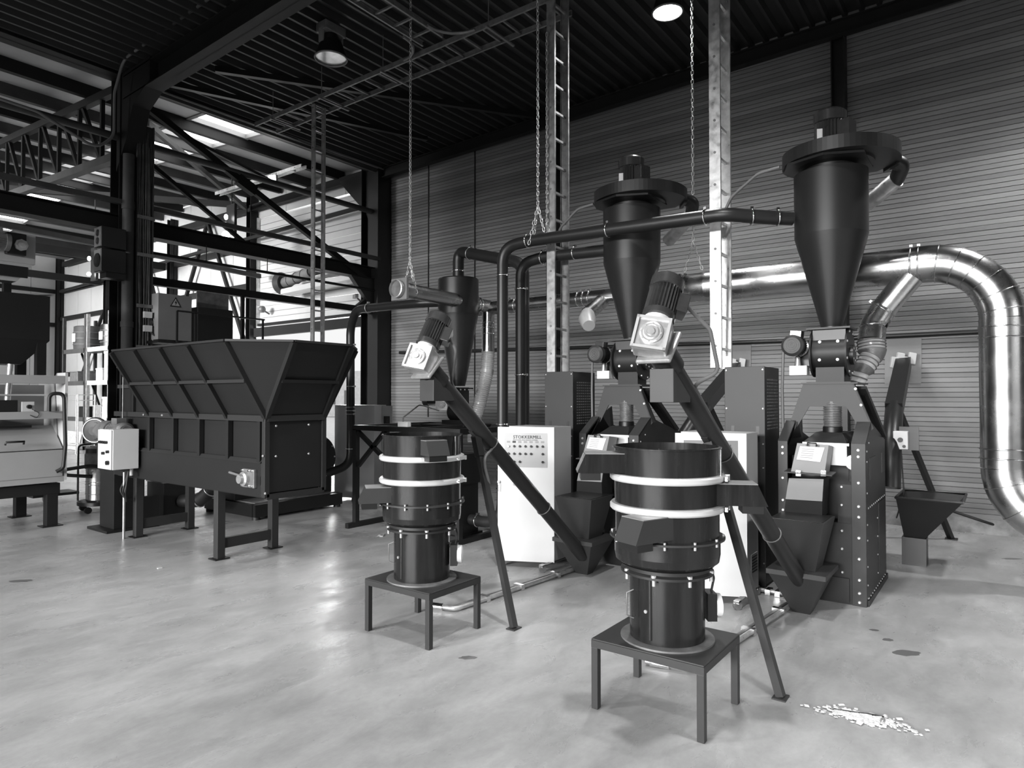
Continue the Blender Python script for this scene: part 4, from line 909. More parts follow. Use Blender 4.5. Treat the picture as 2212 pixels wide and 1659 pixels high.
for y in (6.24, 7.96):
    for x in (XF+.03, XR+.0):
        l_ = t.part('leg', MB().box(x-.04, x+.04, y-.04, y+.04, .008, .68), MID, bev=.003); t.part('foot_plate', MB().box(x-.075, x+.075, y-.07, y+.07, 0, .01), HOPP, l_)
    t.part('leg_bar', MB().box(XF+.05, XR-.02, y-.025, y+.025, .1, .2), MID)
# rear vertical casing of the hopper
t.part('rear_casing', MB().box(XF+.02, XR, YE+.05, YE+.78, zr+.02, 2.02), HOPP)
for y in (YE+.1, YE+.42, YE+.74): t.part('casing_rib', MB().box(XF-.01, XF+.03, y-.02, y+.02, zr+.02, 2.02), HOPP)
t.part('casing_rail', MB().box(XF-.015, XF+.02, YE+.05, YE+.8, 1.7, 1.74), MID)
t.part('guard_pipe', MB().tube(bend([(XF-.08, YE+.5, 1.3), (XF-.08, YE+.5, 1.95), (XF-.0, YE+.85, 1.95)], .05), .008, 6), GALVD)
# drive at far end
t = T('hopper_drive', 'gear motor with round flange at the far end of the big hopper', 'gear motor', (3.4, 8.35, .78))
t.part('pulley', MB().lathe((3.37, 8.62, 1.2), [(.15, 0), (.16, .03), (.15, .05), (.1, .055), (.1, .08), (.05, .085)], 32, (-.75, -.6, 0)), PAINT)
t.part('pulley_ring', MB().torus(V((3.37, 8.62, 1.2))+V((-.75, -.6, 0))*.055, (-.75, -.6, 0), .135, .01, 28, 6), GALV)
t.part('gear_case', MB().cyl((3.42, 8.6, 1.2), (3.42, 8.3, 1.2), .12, n=24), GALVD); motor(t, (3.42, 8.32, 1.2), (0, -1, 0), .1, .34, boxdir=(0, 0, 1), m=GALVD, capm=GALVD)
t.part('mount', MB().box(3.36, 3.5, 8.2, 8.6, .84, 1.1), BLACK)
b_ = t.part('bearing_block', MB().box(3.38, 3.48, 8.15, 8.6, .76, 1.0), BLACK, bev=.01); t.part('bearing_bolts', bolts([(3.38, y, z) for y in (8.2, 8.3, 8.45, 8.55) for z in (.8, .95)], (-1, 0, 0), .018, .018), CASTALU, b_, stuff=True)
t.part('mount_arm', MB().box(3.48, 3.56, 8.2, 8.5, .78, 1.0), BLACK)
t = T('outlet_column', 'dark boxed outlet column on base plates under the hopper drive', 'chute', (3.7, 8.62, 0))
t.part('column', MB().box(3.5, 3.85, 8.47, 8.85, .03, .76), HOPP, bev=.004); t.part('lower_casing', MB().box(3.6, 4.0, 8.42, 8.5, .03, .38), HOPP, bev=.003)
t.part('base_plate', MB().box(3.4, 4.0, 8.4, 8.95, 0, .03), BLACK)
t = T('transfer_box', 'black box behind the hopper leg with a clamped duct elbow', 'box', (4.3, 8.75, 0))
t.part('body', MB().box(4.12, 4.5, 8.55, 9.0, 0, .5), BLACK, bev=.004); t.part('lid', MB().box(4.11, 4.51, 8.54, 9.01, .5, .58), GALVD)
p_ = bend([(4.35, 8.56, .25), (4.45, 8.3, .27), (4.5, 8.1, .42), (4.5, 7.95, .6)], .15, 6); t.part('duct', MB().tube(p_, .085, 18), RUBBER); 
for i in (4, 9): t.part('duct_clamp', MB().torus(p_[i], tuple((p_[i+1]-p_[i]).normalized()), .09, .01, 24, 6), GALV)
# white control box on post
t = T('control_box', 'white control box on a thin post at the hopper', 'control box', (3.4, 7.95, 0))
t.part('post', MB().cyl((3.4, 7.97, 0), (3.4, 7.97, .75), .014, n=10), GALV); bx_ = t.part('box', MB().box(3.20, 3.47, 7.78, 8.12, .8, 1.24), WHITE, bev=.005)
t.part('box_door', MB().box(3.182, 3.2, 7.785, 8.115, .805, 1.235), WHITE, bx_, bev=.003)
for i, (y, z) in enumerate(((7.88, 1.1), (7.93, 1.1), (7.98, 1.1), (8.03, 1.1), (7.95, .98), (7.84, 1.0), (7.84, .88))): t.part('switch', MB().cyl((3.182, y, z), (3.155, y, z), .016 if i != 6 else .024, n=12), BLACK, bx_)
m_ = MB()
for k in range(3): m_.tube(bend([(3.4+.04*k, 7.86+.07*k, .8), (3.36, 7.84+.07*k, .55), (3.42, 7.95, .42)], .08), .01, 6)
t.part('cables', m_, RUBBER, bx_, stuff=True); t.part('cable_gland', MB().cyl((3.42, 7.84, .72), (3.42, 7.84, .8), .02, n=10), CREAM, bx_)
# skid with blower behind
t = T('blower_skid', 'low black steel skid with machinery behind the big hopper', 'skid', (5.6, 8.35, 0))
for y in (7.82, 8.95): t.part('long_beam', MB().box(4.9, 6.3, y-.06, y+.06, .04, .2), BLACK)
for x in (4.94, 5.6, 6.26): t.part('cross_beam', MB().box(x-.05, x+.05, 7.82, 8.95, .04, .2), BLACK)
for x in (4.95, 6.25):
    for y in (7.82, 8.95): t.part('foot', MB().cyl((x, y, 0), (x, y, .05), .05, n=14), RUBBER)
t.part('deck_plate', MB().box(4.95, 6.25, 7.85, 8.92, .2, .215), GALVD); m_ = MB().box(4.9, 5.5, 8.25, 8.7, .215, .42); t.part('valve_block', m_, BLACK, bev=.01)
m_ = MB().lathe((5.98, 7.93, .72), [(.33, 0), (.33, .16), (.1, .17)], 36, (0, 1, 0)); f_ = t.part('fan_casing', m_, BLACK); t.part('casing_bolts', bolts([(5.98+.31*math.cos(a), 7.93, .72+.31*math.sin(a)) for a in [math.pi*i/6 for i in range(12)]], (0, -1, 0), .014, .01), BOLT, f_, stuff=True)
t.part('fan_base', MB().box(5.7, 6.25, 7.95, 8.3, .215, .5), BLACK); motor(t, (5.98, 8.1, .72), (0, 1, 0), .14, .45, m=BLACK, capm=BLACK)
for x in (5.5, 5.62): t.part('gauge', MB().cyl((x, 7.86, .3), (x, 7.83, .3), .035, n=16), CREAM)
t.part('hydraulic_hose', MB().tube(bend([(5.4, 8.0, .3), (5.5, 7.84, .45), (5.7, 7.86, .5), (5.75, 7.95, .35)], .08), .01, 6), CABLE)
# beige cabinet behind
t = T('electric_cabinet', 'pale grey cabinet with open side door left of the black frame', 'cabinet', (7.3, 7.3, 0))
p = [PZ(722, 1082), PZ(808, 1086)]; a, b = V((p[0].x, p[0].y, 0)), V((p[1].x, p[1].y, 0)); u = (b-a).normalized(); n = V((-u.y, u.x, 0)); n = n if n.dot(FWD) > 0 else -n
hC = 1.6-18/1430*10.2
t.part('body', MB().prism([a+V((0, 0, .06)), b+V((0, 0, .06)), b+n*.4+V((0, 0, .06)), a+n*.4+V((0, 0, .06))], (0, 0, hC-.06)), CREAM, bev=.004)
m_ = MB().obox(b+u*.09+n*.25+V((0, 0, .78)), u*.085, n*.012, (0, 0, .68)); dd_ = t.part('door', m_, CREAM); m_ = MB().obox(b+u*.09+n*.236+V((0, 0, 1.0)), u*.05, n*.004, (0, 0, .3)); t.part('door_panel', m_, BLACK, dd_)
for k in (.06, .3, .52): q_ = a+u*k+n*.05; t.part('foot', MB().cyl(q_, q_+V((0, 0, .07)), .03, n=10), GALVD)
# ================================================================ LEFT SIDE, BACK HALL, SMALL THINGS
YM = 9.4
def py(px, y): return PY(px, y, YM)
t = T('processing_machine', 'white open machine with sloping hood at the left edge', 'machine', (2.5, 9.8, .52))
xr = 3.33
t.part('side_plate', MB().prism([(xr-.03, YM-.02, .57), (xr-.03, YM+.8, .57), (xr-.03, YM+.8, 1.6), (xr-.03, YM+.25, 1.9), (xr-.03, YM-.02, 1.9)], (.03, 0, 0)), WHITE, bev=.003)
t.part('inner_side_plate', MB().prism([(xr-.05, YM+.1, .6), (xr-.05, YM+.8, .6), (xr-.05, YM+.8, 1.8), (xr-.05, YM+.3, 1.85)], (.012, 0, 0)), CREAM)
t.part('top_beam', MB().box(.9, xr-.03, YM-.02, YM+.06, 1.76, 1.86), CREAM, bev=.003); t.part('shelf_beam', MB().box(.9, xr-.03, YM-.02, YM+.25, 1.33, 1.42), CREAM, bev=.003)
t.part('hood', MB().prism([(.9, YM+.32, 1.24), (.9, YM-.02, .96), (.9, YM-.005, .95), (.9, YM+.34, 1.23)], (xr-.05-.9, 0, 0)), CREAM)
t.part('front_panel', MB().box(.9, xr-.05, YM-.03, YM-.01, .62, .945), CREAM, bev=.003); t.part('bottom_beam', MB().box(.9, xr-.03, YM-.02, YM+.5, .55, .62), CREAM)
t.part('back_plate', MB().box(.9, xr-.05, YM+.6, YM+.62, .6, 1.75), LGREY); t.part('inner_box', MB().box(1.5, 2.75, YM+.3, YM+.6, 1.15, 1.33), GALVD)
t.part('slot_bar', MB().box(.9, 3.02, YM+.2, YM+.28, 1.22, 1.25), BLACK); t.part('roller_bar', MB().cyl((.9, YM+.3, 1.62), (3.2, YM+.3, 1.62), .012), WHITE)
m_ = MB().tube([(2.68, YM-.06, 1.06-.02), (2.68, YM-.09, 1.07), (2.86, YM-.09, 1.07), (2.86, YM-.06, 1.04)], .012, 8); t.part('handle', m_, BLACK)
m_ = MB().tube(bend([(3.12, YM-.05, 1.42), (3.12, YM-.05, 1.64), (3.27, YM-.07, 1.64), (3.29, YM-.08, 1.0), (3.27, YM-.08, .72), (3.2, YM-.06, .68)], .07), .022, 12); t.part('hose', m_, RUBBER)
o_ = t.part('sensor_box', MB().box(2.86, 2.99, YM+.02, YM+.14, 1.42, 1.54), WHITE, bev=.004); t.part('sensor_knob', MB().cyl((2.93, YM+.02, 1.48), (2.93, YM-.02, 1.48), .025, n=14), BLACK, o_)
t.part('dark_box', MB().box(2.6, 2.82, YM+.02, YM+.2, 1.42, 1.56), BLACK); t.part('centre_tube', MB().cyl((2.8, YM+.35, 1.33), (2.84, YM+.35, 2.0), .035, n=14), GALV)
m_ = MB().tube(bend([(2.95, YM-.03, 1.45), (3.03, YM-.03, 1.4), (3.0, YM-.03, 1.34), (2.93, YM-.03, 1.38)], .03), .004, 6); t.part('sensor_cable', m_, RUBBER)
t = T('machine_stand', 'dark square tube stand under the white machine', 'stand', (2.4, 9.9, 0))
t.part('front_bar', MB().box(.9, 3.28, 9.44, 9.56, .4, .53), HOPP, bev=.003); t.part('back_bar', MB().box(.9, 3.28, 10.5, 10.62, .4, .53), HOPP); t.part('side_bar', MB().box(3.16, 3.28, 9.56, 10.5, .4, .53), BLACK)
for x in (3.2, 1.3):
    for y in (9.56, 10.62): t.part('leg', MB().box(x-.06, x+.06, y-.12, y, .01, .4), HOPP, bev=.003); t.part('foot_plate', MB().box(x-.11, x+.11, y-.15, y+.03, 0, .012), HOPP)
t = T('feed_bin', 'dark tapered bin above the white machine at the left edge', 'bin', (2.4, 9.9, 1.87))
t.part('bin_body', MB().box(.9, 3.2, 9.6, 10.4, 2.3, 2.86), HOPP, bev=.004); m_ = MB().loft([[V((1.3, 9.75, 2.0)), V((2.95, 9.75, 2.0)), V((2.95, 10.2, 2.0)), V((1.3, 10.2, 2.0))], [V((.9, 9.6, 2.3)), V((3.2, 9.6, 2.3)), V((3.2, 10.4, 2.3)), V((.9, 10.4, 2.3))]], sm=False); t.part('bin_cone', m_, HOPP)
t.part('bin_lid', MB().prism([(3.05, 9.6, 2.86), (3.35, 9.9, 2.93), (3.35, 9.95, 2.9), (3.1, 9.65, 2.84)], (-.3, .2, 0)), GALVD)
for x, y in ((3.12, 9.66), (3.12, 10.34)): t.part('post', MB().box(x-.05, x+.05, y-.05, y+.05, 1.87, 2.32), BLACK)
t = T('spout_head', 'pale grey conveyor head with motor and open spout at upper left', 'conveyor head', (2.5, 9.9, 2.9))
t.part('head_box', MB().box(.9, 3.02, 9.55, 10.05, 3.22, 3.58), CREAM, bev=.004); m_ = MB().loft([[V((2.55, 9.62, 3.0)), V((2.85, 9.62, 3.0)), V((2.85, 9.85, 3.0)), V((2.55, 9.85, 3.0))], [V((2.35, 9.56, 3.22)), V((3.0, 9.56, 3.22)), V((3.0, 10.0, 3.22)), V((2.35, 10.0, 3.22))]], caps=(False, False), sm=False); t.part('spout', m_, CREAM)
t.part('spout_opening', MB().box(2.5, 2.95, 9.57, 9.6, 3.05, 3.2), BLACK); motor(t, (2.72, 9.42, 3.42), (-1, 0, .05), .1, .36, boxdir=(0, 0, 1), m=GALVD, capm=CREAM)
t.part('drive_plate', MB().box(2.7, 2.9, 9.46, 9.55, 3.3, 3.56), BLACK, bev=.01); m_ = MB().lathe((2.84, 9.46, 3.42), [(.07, 0), (.07, .03), (.05, .035), (.04, .05), (.02, .06)], 8, (0, -1, 0)); t.part('drive_wheel', m_, WHITE)
for x in (1.2, 2.9): t.part('support_post', MB().box(x-.04, x+.04, 10.1, 10.18, 2.86, 3.4), BLACK)
# vacuum cleaner
t = T('vacuum_cleaner', 'steel drum workshop vacuum cleaner on a black trolley', 'vacuum cleaner', (4.0, 10.35, 0)); cx_, cy_ = 4.03, 10.2
t.part('trolley', MB().lathe((cx_, cy_, 0), [(.2, .09), (.27, .1), (.27, .15), (.2, .17)], 20), BLACK); t.part('drum', MB().lathe((cx_, cy_, 0), [(.17, .17), (.17, .6)], 32), STEEL)
for z in (.38, .42, .25): t.part('drum_band', MB().torus((cx_, cy_, z), (0, 0, 1), .172, .006, 28, 5), CHROME)
t.part('motor_head', MB().lathe((cx_, cy_, 0), [(.18, .6), (.185, .66), (.185, .8), (.17, .82)], 32), GALVD); t.part('head_lid', MB().lathe((cx_, cy_, 0), [(.175, .82), (.17, .88), (.1, .91)], 32), BLACK)
for a in range(4): p = V((cx_+.24*math.cos(a*1.57+.6), cy_+.24*math.sin(a*1.57+.6), .045)); t.part('castor', MB().cyl(p+V((0, -.02, 0)), p+V((0, .02, 0)), .045, n=14), BLACK)
t.part('push_frame', MB().tube(bend([(cx_-.2, cy_+.2, .15), (cx_-.2, cy_+.2, .92), (cx_+.1, cy_+.1, .95)], .06), .014, 8), BLACK)
t.part('suction_hose', MB().tube(bend([(cx_-.14, cy_-.1, .5), (cx_-.36, cy_+.2, .52), (cx_-.45, cy_+.1, .6), (cx_-.2, cy_-.2, .66), (cx_+.1, cy_-.25, .6), (cx_+.12, cy_-.22, .3), (cx_-.05, cy_-.21, .2)], .14), .024, 10), RUBBER)
# column services
t = T('down_pipe', 'grey rainwater pipe on the dark column', 'pipe', (4.33, 10.12, 0)); t.part('pipe', MB().cyl((4.33, 10.12, 0), (4.33, 10.12, 5.1), .075, n=20), BEAML)
for z in (4.3, 2.6, 1.6): t.part('collar', MB().cyl((4.33, 10.12, z), (4.33, 10.12, z+.08), .085, n=20), BEAML)
t = T('cable_run', 'bundled cables strapped down the column beside the grey pipe', 'cables', (4.62, 10.12, 0)); m_ = MB()
for i in range(26):
    x = 4.46+.0075*i; y = 10.1+.03*random.random(); pts = [(x+.02*random.uniform(-1, 1), y, z) for z in (5.6-.4*random.random(), 4.6, 3.6, 2.8, 2.0)]; m_.tube(pts, .009, 6)
t.part('cables', m_, BUNDLE, stuff=True)
for z in (4.2, 3.65, 2.9, 2.3): t.part('strap', MB().box(4.44, 4.68, 10.06, 10.09, z, z+.05), GALVD)
t.part('backing', MB().box(4.46, 4.66, 10.14, 10.16, 1.6, 5.6), BEAML)
for x in (4.44, 4.66): t.part('rail', MB().box(x, x+.02, 10.1, 10.14, 1.6, 5.6), BEAML)
m_ = MB()
for i in range(9):
    a = random.uniform(.0, .3); m_.tube(bend([(4.6+.03*i, 10.1, 2.9), (4.55+a, 10.0, 2.55-a), (4.8+a, 10.0, 2.45), (5.2, 10.05, 2.5+.03*i)], .15), .01, 6)
t.part('loose_cables', m_, BUNDLE, stuff=True)
single('hanging_cable', MB().tube(bend([(4.2, 9.2, 6.42), (4.2, 7.0, 6.46), (4.2, 2, 6.55)], .2)[::-1]+bend([(4.2, 9.2, 6.42), (4.15, 9.9, 6.35), (4.1, 10.05, 5.9), (4.12, 10.1, 5.3), (3.9, 10.1, 5.05), (3.2, 10.15, 5.35), (1, 10.2, 5.47)], .25), .02, 8), CABLE, 'pale cable following the rafter and looping down the column', 'cable')
t = T('speaker', 'upper of two loudspeakers on the dark column', 'loudspeaker', (4.0, 10.1, 3.68), 'loudspeakers on the column')
t.part('cabinet', MB().box(3.93, 4.25, 9.98, 10.22, 3.68, 3.97), BLACK, bev=.006); m_ = MB()
m_.box(3.925, 3.93, 9.99, 10.21, 3.69, 3.96); t.part('front', m_, GALVD)
for z in (3.88, 3.77): t.part('cone', MB().lathe((3.925, 10.1, z), [(.05, 0), (.045, .008), (.02, .002)], 16, (-1, 0, 0)), BLACK)
t = T('speaker', 'lower of two loudspeakers on the dark column', 'loudspeaker', (4.0, 10.1, 3.34), 'loudspeakers on the column')
t.part('cabinet', MB().box(3.93, 4.25, 9.98, 10.22, 3.34, 3.66), BLACK, bev=.006); t.part('front', MB().box(3.925, 3.93, 9.99, 10.21, 3.35, 3.65), LGREY); t.part('cone', MB().lathe((3.925, 10.1, 3.5), [(.1, 0), (.095, .012), (.03, .002)], 20, (-1, 0, 0)), BLACK)
t.part('bracket', MB().box(4.0, 4.26, 10.0, 10.2, 3.26, 3.34), BLACK)
# electric cabinets on a hung platform by the column
YP = 10.1
t = T('hung_platform', 'dark bracket platform with thin guard rail beside the column', 'platform', (5.3, 9.9, 2.3))
t.part('platform_plate', MB().box(4.6, 6.3, 9.75, 10.3, 2.38, 2.42), BLACK); t.part('platform_beam', MB().box(4.5, 6.3, 10.25, 10.35, 2.28, 2.38), BEAM)
for x in (4.62, 6.25): t.part('hanger', MB().bar((x, 10.32, 2.35), (x, 10.32, 3.32), .05, .05), BEAM)
for x in (4.85, 5.12, 6.25): t.part('rail_post', MB().bar((x, 9.72, 2.4), (x, 9.72, 2.86), .025, .025), BLACK)
t.part('guard_rail', MB().bar((4.85, 9.72, 2.86), (6.28, 9.72, 2.86), .025, .025), BLACK)
t = T('switch_cabinet', 'light grey electric panel with warning triangle', 'electric panel', (5.0, 10.05, 2.42)); xa_, xb_ = PY(342, 700, 9.9).x, PY(414, 700, 9.9).x
t.part('enclosure', MB().box(xa_, xb_, 9.9, 10.15, 2.44, 3.12), LGREY, bev=.004); t.part('side_skin', MB().box(xa_-.004, xa_, 9.9, 10.15, 2.44, 3.12), CREAM)
c_ = V(((xa_+xb_)/2, 9.897, 3.0)); 
tri = lambda s_, y: [c_+V((-s_, y, -s_*.75)), c_+V((s_, y, -s_*.75)), c_+V((0, y, s_))]
t.part('warning_triangle', MB().prism(tri(.085, 0), (0, -.002, 0)), INK); t.part('triangle_inner', MB().prism(tri(.06, -.003), (0, -.001, 0)), CREAM)
m_ = MB().prism([c_+V(v) for v in ((.01, -.006, .045), (-.02, -.006, -.005), (-.002, -.006, -.005), (-.01, -.006, -.04), (.02, -.006, .01), (.002, -.006, .01))], (0, -.001, 0)); t.part('lightning_bolt', m_, INK)
for z in (2.55, 2.75): t.part('switch', MB().box(xa_-.15, xa_-.04, 10.0, 10.05, z, z+.09), WHITE)
xa_, xb_ = PY(427, 700, 9.9).x, PY(503, 700, 9.9).x
single('transformer_box', MB().box(xa_, xb_, 9.9, 10.2, 2.43, 2.98), BLACK, 'black box beside the electric panel with the warning triangle', 'box', bev=.006)
single('back_plate', MB().box(PY(422, 700, 10.3).x, PY(490, 700, 10.3).x, 10.25, 10.28, 2.43, 3.28), GALVD, 'grey plate standing behind the black box on the platform', 'plate')
# racks
def rack(y0, y1, label, m):
    t = T('storage_rack', label, 'rack', (8.8, (y0+y1)/2, 0), 'storage racks in the back hall')
    for x in (8.4, 9.3):
        for y in (y0, y1): t.part('upright', MB().box(x-.04, x+.04, y-.05, y+.05, 0, 4.1), GALV if m is WHITE else BEAML)
    for z in (.95, 2.05, 3.05):
        t.part('beam', MB().box(8.36, 8.42, y0, y1, z-.1, z+.03), m, bev=.003); t.part('shelf', MB().box(8.42, 9.3, y0, y1, z-.03, z), GALVD)
    t.part('brace', MB().bar((8.9, y0, 1.0), (8.9, y1, 3.0), .05, .05), BEAM); return t
rack(20.7, 22.2, 'storage rack with white beams, nearer one', WHITE); rack(22.35, 24.0, 'storage rack with grey beams, farther one', BEAML)
random.seed(3)
names = [('dark plastic crate', BLACK, 'crate'), ('silver toolbox', GALV, 'toolbox'), ('pale cardboard carton', CREAM, 'carton'), ('white plastic canister', WHITE, 'canister')]
def boxthing(nm, x0, x1, y0, y1, z0, z1, m, label, cat, lid=True):
    t = T(nm, label, cat, ((x0+x1)/2, (y0+y1)/2, z0)); t.part('body', MB().box(x0, x1, y0, y1, z0, z1*.9+z0*.1), m, bev=.01)
    t.part('lid', MB().box(x0-.01, x1+.01, y0-.01, y1+.01, z1*.9+z0*.1, z1), m, bev=.008); return t
boxthing('carton', 8.45, 9.0, 20.85, 21.2, 2.05, 2.95, CREAM, 'tall pale carton on the middle shelf of the white beamed rack', 'carton')
boxthing('carton', 8.45, 9.0, 21.3, 21.75, 2.05, 2.45, WHITE, 'low white carton on the middle shelf of the white beamed rack', 'carton')
boxthing('crate', 8.45, 9.0, 21.35, 21.95, .95, 1.35, GALV, 'silver crate on the lowest shelf of the white beamed rack', 'crate')
boxthing('crate', 8.45, 9.1, 20.9, 21.3, .95, 1.6, WHITE, 'bright white crate on the lowest shelf of the white beamed rack', 'crate')
boxthing('crate', 8.5, 9.1, 22.6, 23.1, .95, 1.3, BLACK, 'black crate on the lowest shelf of the grey beamed rack', 'crate')
boxthing('crate', 8.5, 9.1, 23.2, 23.8, 2.05, 2.4, GALVD, 'dull grey crate on the middle shelf of the grey beamed rack', 'crate')
boxthing('crate', 8.45, 9.1, 21.4, 22.1, 0, .55, BLACK, 'black crate on the floor under the white beamed rack', 'crate')
def drum_(y, r, h, label, m, z=3.05):
    t = T('drum', label, 'drum', (8.85, y, z), 'drums on the rack tops'); t.part('body', MB().lathe((8.85, y, z), [(r, 0), (r*1.03, h*.5), (r, h), (r*.9, h+.02)], 28), m)
    for k in (.25, .5, .75): t.part('band', MB().torus((8.85, y, z+h*k), (0, 0, 1), r*1.035, .012, 28, 5), GALVD)
    t.part('label_plate', MB().box(8.85-r*1.06, 8.85-r*1.0, y-.12, y+.12, z+h*.35, z+h*.7), WHITE)
drum_(23.3, .42, .75, 'dark drum on top of the grey beamed rack', BEAML); drum_(21.5, .36, .7, 'dark drum with white label on top of the white beamed rack', BLACK)
single('particle_board', MB().obox((8.2, 22.9, .28), (.02, 0, 0), (0, .8, 0), (.06, 0, .27)), WOOD, 'pale particle board sheet leaning on the farther rack', 'board', bev=.002)
t = T('mesh_trolley', 'thin white tubular trolley in front of the farther rack', 'trolley', (7.4, 20.3, 0))
for x, y in ((7.2, 19.6), (7.2, 20.8), (7.6, 19.6), (7.6, 20.8)): t.part('post', MB().cyl((x, y, 0), (x, y, 1.65), .018, n=8), GALV)
for z in (.3, 1.5, 1.65): t.part('rail', MB().tube([(7.2, 19.6, z), (7.2, 20.8, z), (7.6, 20.8, z), (7.6, 19.6, z), (7.2, 19.6, z)], .012, 6), GALV)
t = T('floor_trolley', 'small two wheeled trolley on the floor behind the machine stand', 'trolley', (3.9, 11.6, 0))
for y in (11.4, 11.7): t.part('wheel', MB().cyl((3.85, y, .1), (3.9, y-.03, .1), .1, n=20), GALV); 
t.part('frame', MB().box(3.6, 4.2, 11.35, 11.75, .12, .16), BLACK)
# lamps
def bay(x, y, z, r, label, lit):
    t = T('high_bay_lamp', label, 'lamp', (x, y, z), 'bell shaped high bay lamps')
    t.part('ballast_box', MB().box(x-.16, x+.16, y-.1, y+.1, z+.3, z+.42), GALVD, bev=.012); t.part('shade', MB().lathe((x, y, z), [(r, 0), (r*.96, .04), (r*.7, .2), (r*.45, .3), (.02, .31)], 36, caps=(False, True)), BLACK)
    t.part('rim', MB().torus((x, y, z), (0, 0, 1), r, .012, 36, 6), GALVD); t.part('lens', MB().lathe((x, y, z+.012), [(r*.96, 0), (r*.96, .006)], 36), LAMP if lit else LENS)
    for s_ in (-1, 1): t.part('bracket', MB().box(x+s_*.15-.012, x+s_*.15+.012, y-.04, y+.04, z+.16, z+.34), LGREY)
    t.part('suspension', MB().cyl((x, y, z+.42), (x, y, zroof(y)-.04), .01, n=8), GALVD)
bay(5.36, 6.87, 5.93, .20, 'unlit bell shaped lamp under the roof deck at upper left', False); bay(7.08, 3.04, 6.0, .17, 'glowing bell shaped lamp at the top edge', True)
for (x, y, z, e), lab in zip(BAYS[1:], ('added bell shaped fill lamp, unseen, over the right end of the hall', 'added bell shaped fill lamp, unseen, over the nearest sieve', 'added bell shaped fill lamp, unseen, over the open floor at left')): bay(x, y, z, .17, lab, True)  # fixtures for the added fill lamps, hung above the frame
p = PX(590, 386, 7.72); t = T('floodlight', 'glaring square floodlight on the pale tray in the back hall', 'floodlight', tuple(p+V((0, 0, -.1))))
t.part('housing', MB().obox(p, (.03, .01, .01), (-.03, .09, 0), (-.01, 0, .075)), LGREY, bev=.01); t.part('glass', MB().obox(p+V((-.036, -.014, -.01)), (.004, .001, .001), (-.025, .075, 0), (-.008, 0, .062)), LAMP); t.part('bracket', MB().bar(p+V((0, 0, .05)), p+V((.08, 0, .13)), .02, .02), GALVD)
for (px, py_, D, lab) in ((488, 508, 14.5, 'small lit lamp in a dark holder hanging left of the sectional door'), (192, 592, 17, 'small lit lamp far back left of the column')):
    p = PD(px, py_, D); t = T('small_lamp', lab, 'lamp', tuple(p), 'small lit lamps in the back hall')
    t.part('holder', MB().box(p.x+.1, p.x+.16, p.y-.16, p.y+.16, p.z-.15, p.z+.7), BLACK); t.part('bulb', MB().ball(p+V((0, 0, 0)), .085 if px > 300 else .05, 7, (1, 1, 1.1)), TUBE); t.part('bulb_top', MB().ball(p+V((0, 0, .4)), .04, 6, (1, 1, 1.6)), TUBE)
    t.part('suspension', MB().cyl(p+V((.13, 0, .7)), (p.x+.13, p.y, zb(p.y)-.05), .015, n=6), BLACK)
t = T('heater_tube', 'banded heater tube with round hood above the sectional door opening', 'heater', (9.1, 12.8, 4.4)); a, b = PX(612, 612, 9.05), PX(672, 588, 9.05)
t.part('tube', MB().cyl(a, b, .12, n=20), LGREY); t.part('hood', MB().cyl(a+V((0, .06, 0)), a-V((0, .06, 0)), .26, .2, n=24), BEAML)
for k in (.25, .5, .75): t.part('band', MB().torus(a.lerp(b, k), (0, 1, 0), .125, .012, 20, 5), GALVD)
t.part('tail', MB().cyl(b, b+V((0, -.8, .1)), .09, .14, n=16), BEAML); t.part('bracket', MB().box(9.08, 9.5, b.y-.5, b.y-.4, b.z-.02, b.z+.04), BEAML)
a, b = PX(618, 632, 9.1), PX(775, 598, 9.1); single('strip_reflector', MB().bar(a, b, .3, .12), WHITE, 'long white reflector strip under the heater tube', 'reflector', bev=.01)
p = PX(768, 640, 9.2); t = T('security_camera', 'small grey camera beside the corner column', 'camera', tuple(p)); t.part('body', MB().obox(p, (.03, -.02, 0), (.05, .1, 0), (0, 0, .04)), LGREY, bev=.008); t.part('arm', MB().bar(p, p+V((.25, -.1, -.25)), .03, .03), GALVD)
p = PX(566, 668, 9.3); t = T('security_camera', 'small round camera left of the door opening', 'camera', tuple(p)); t.part('body', MB().ball(p, .09, 6), GALVD); t.part('arm', MB().bar(p, p+V((.2, 0, -.1)), .03, .03), GALVD)
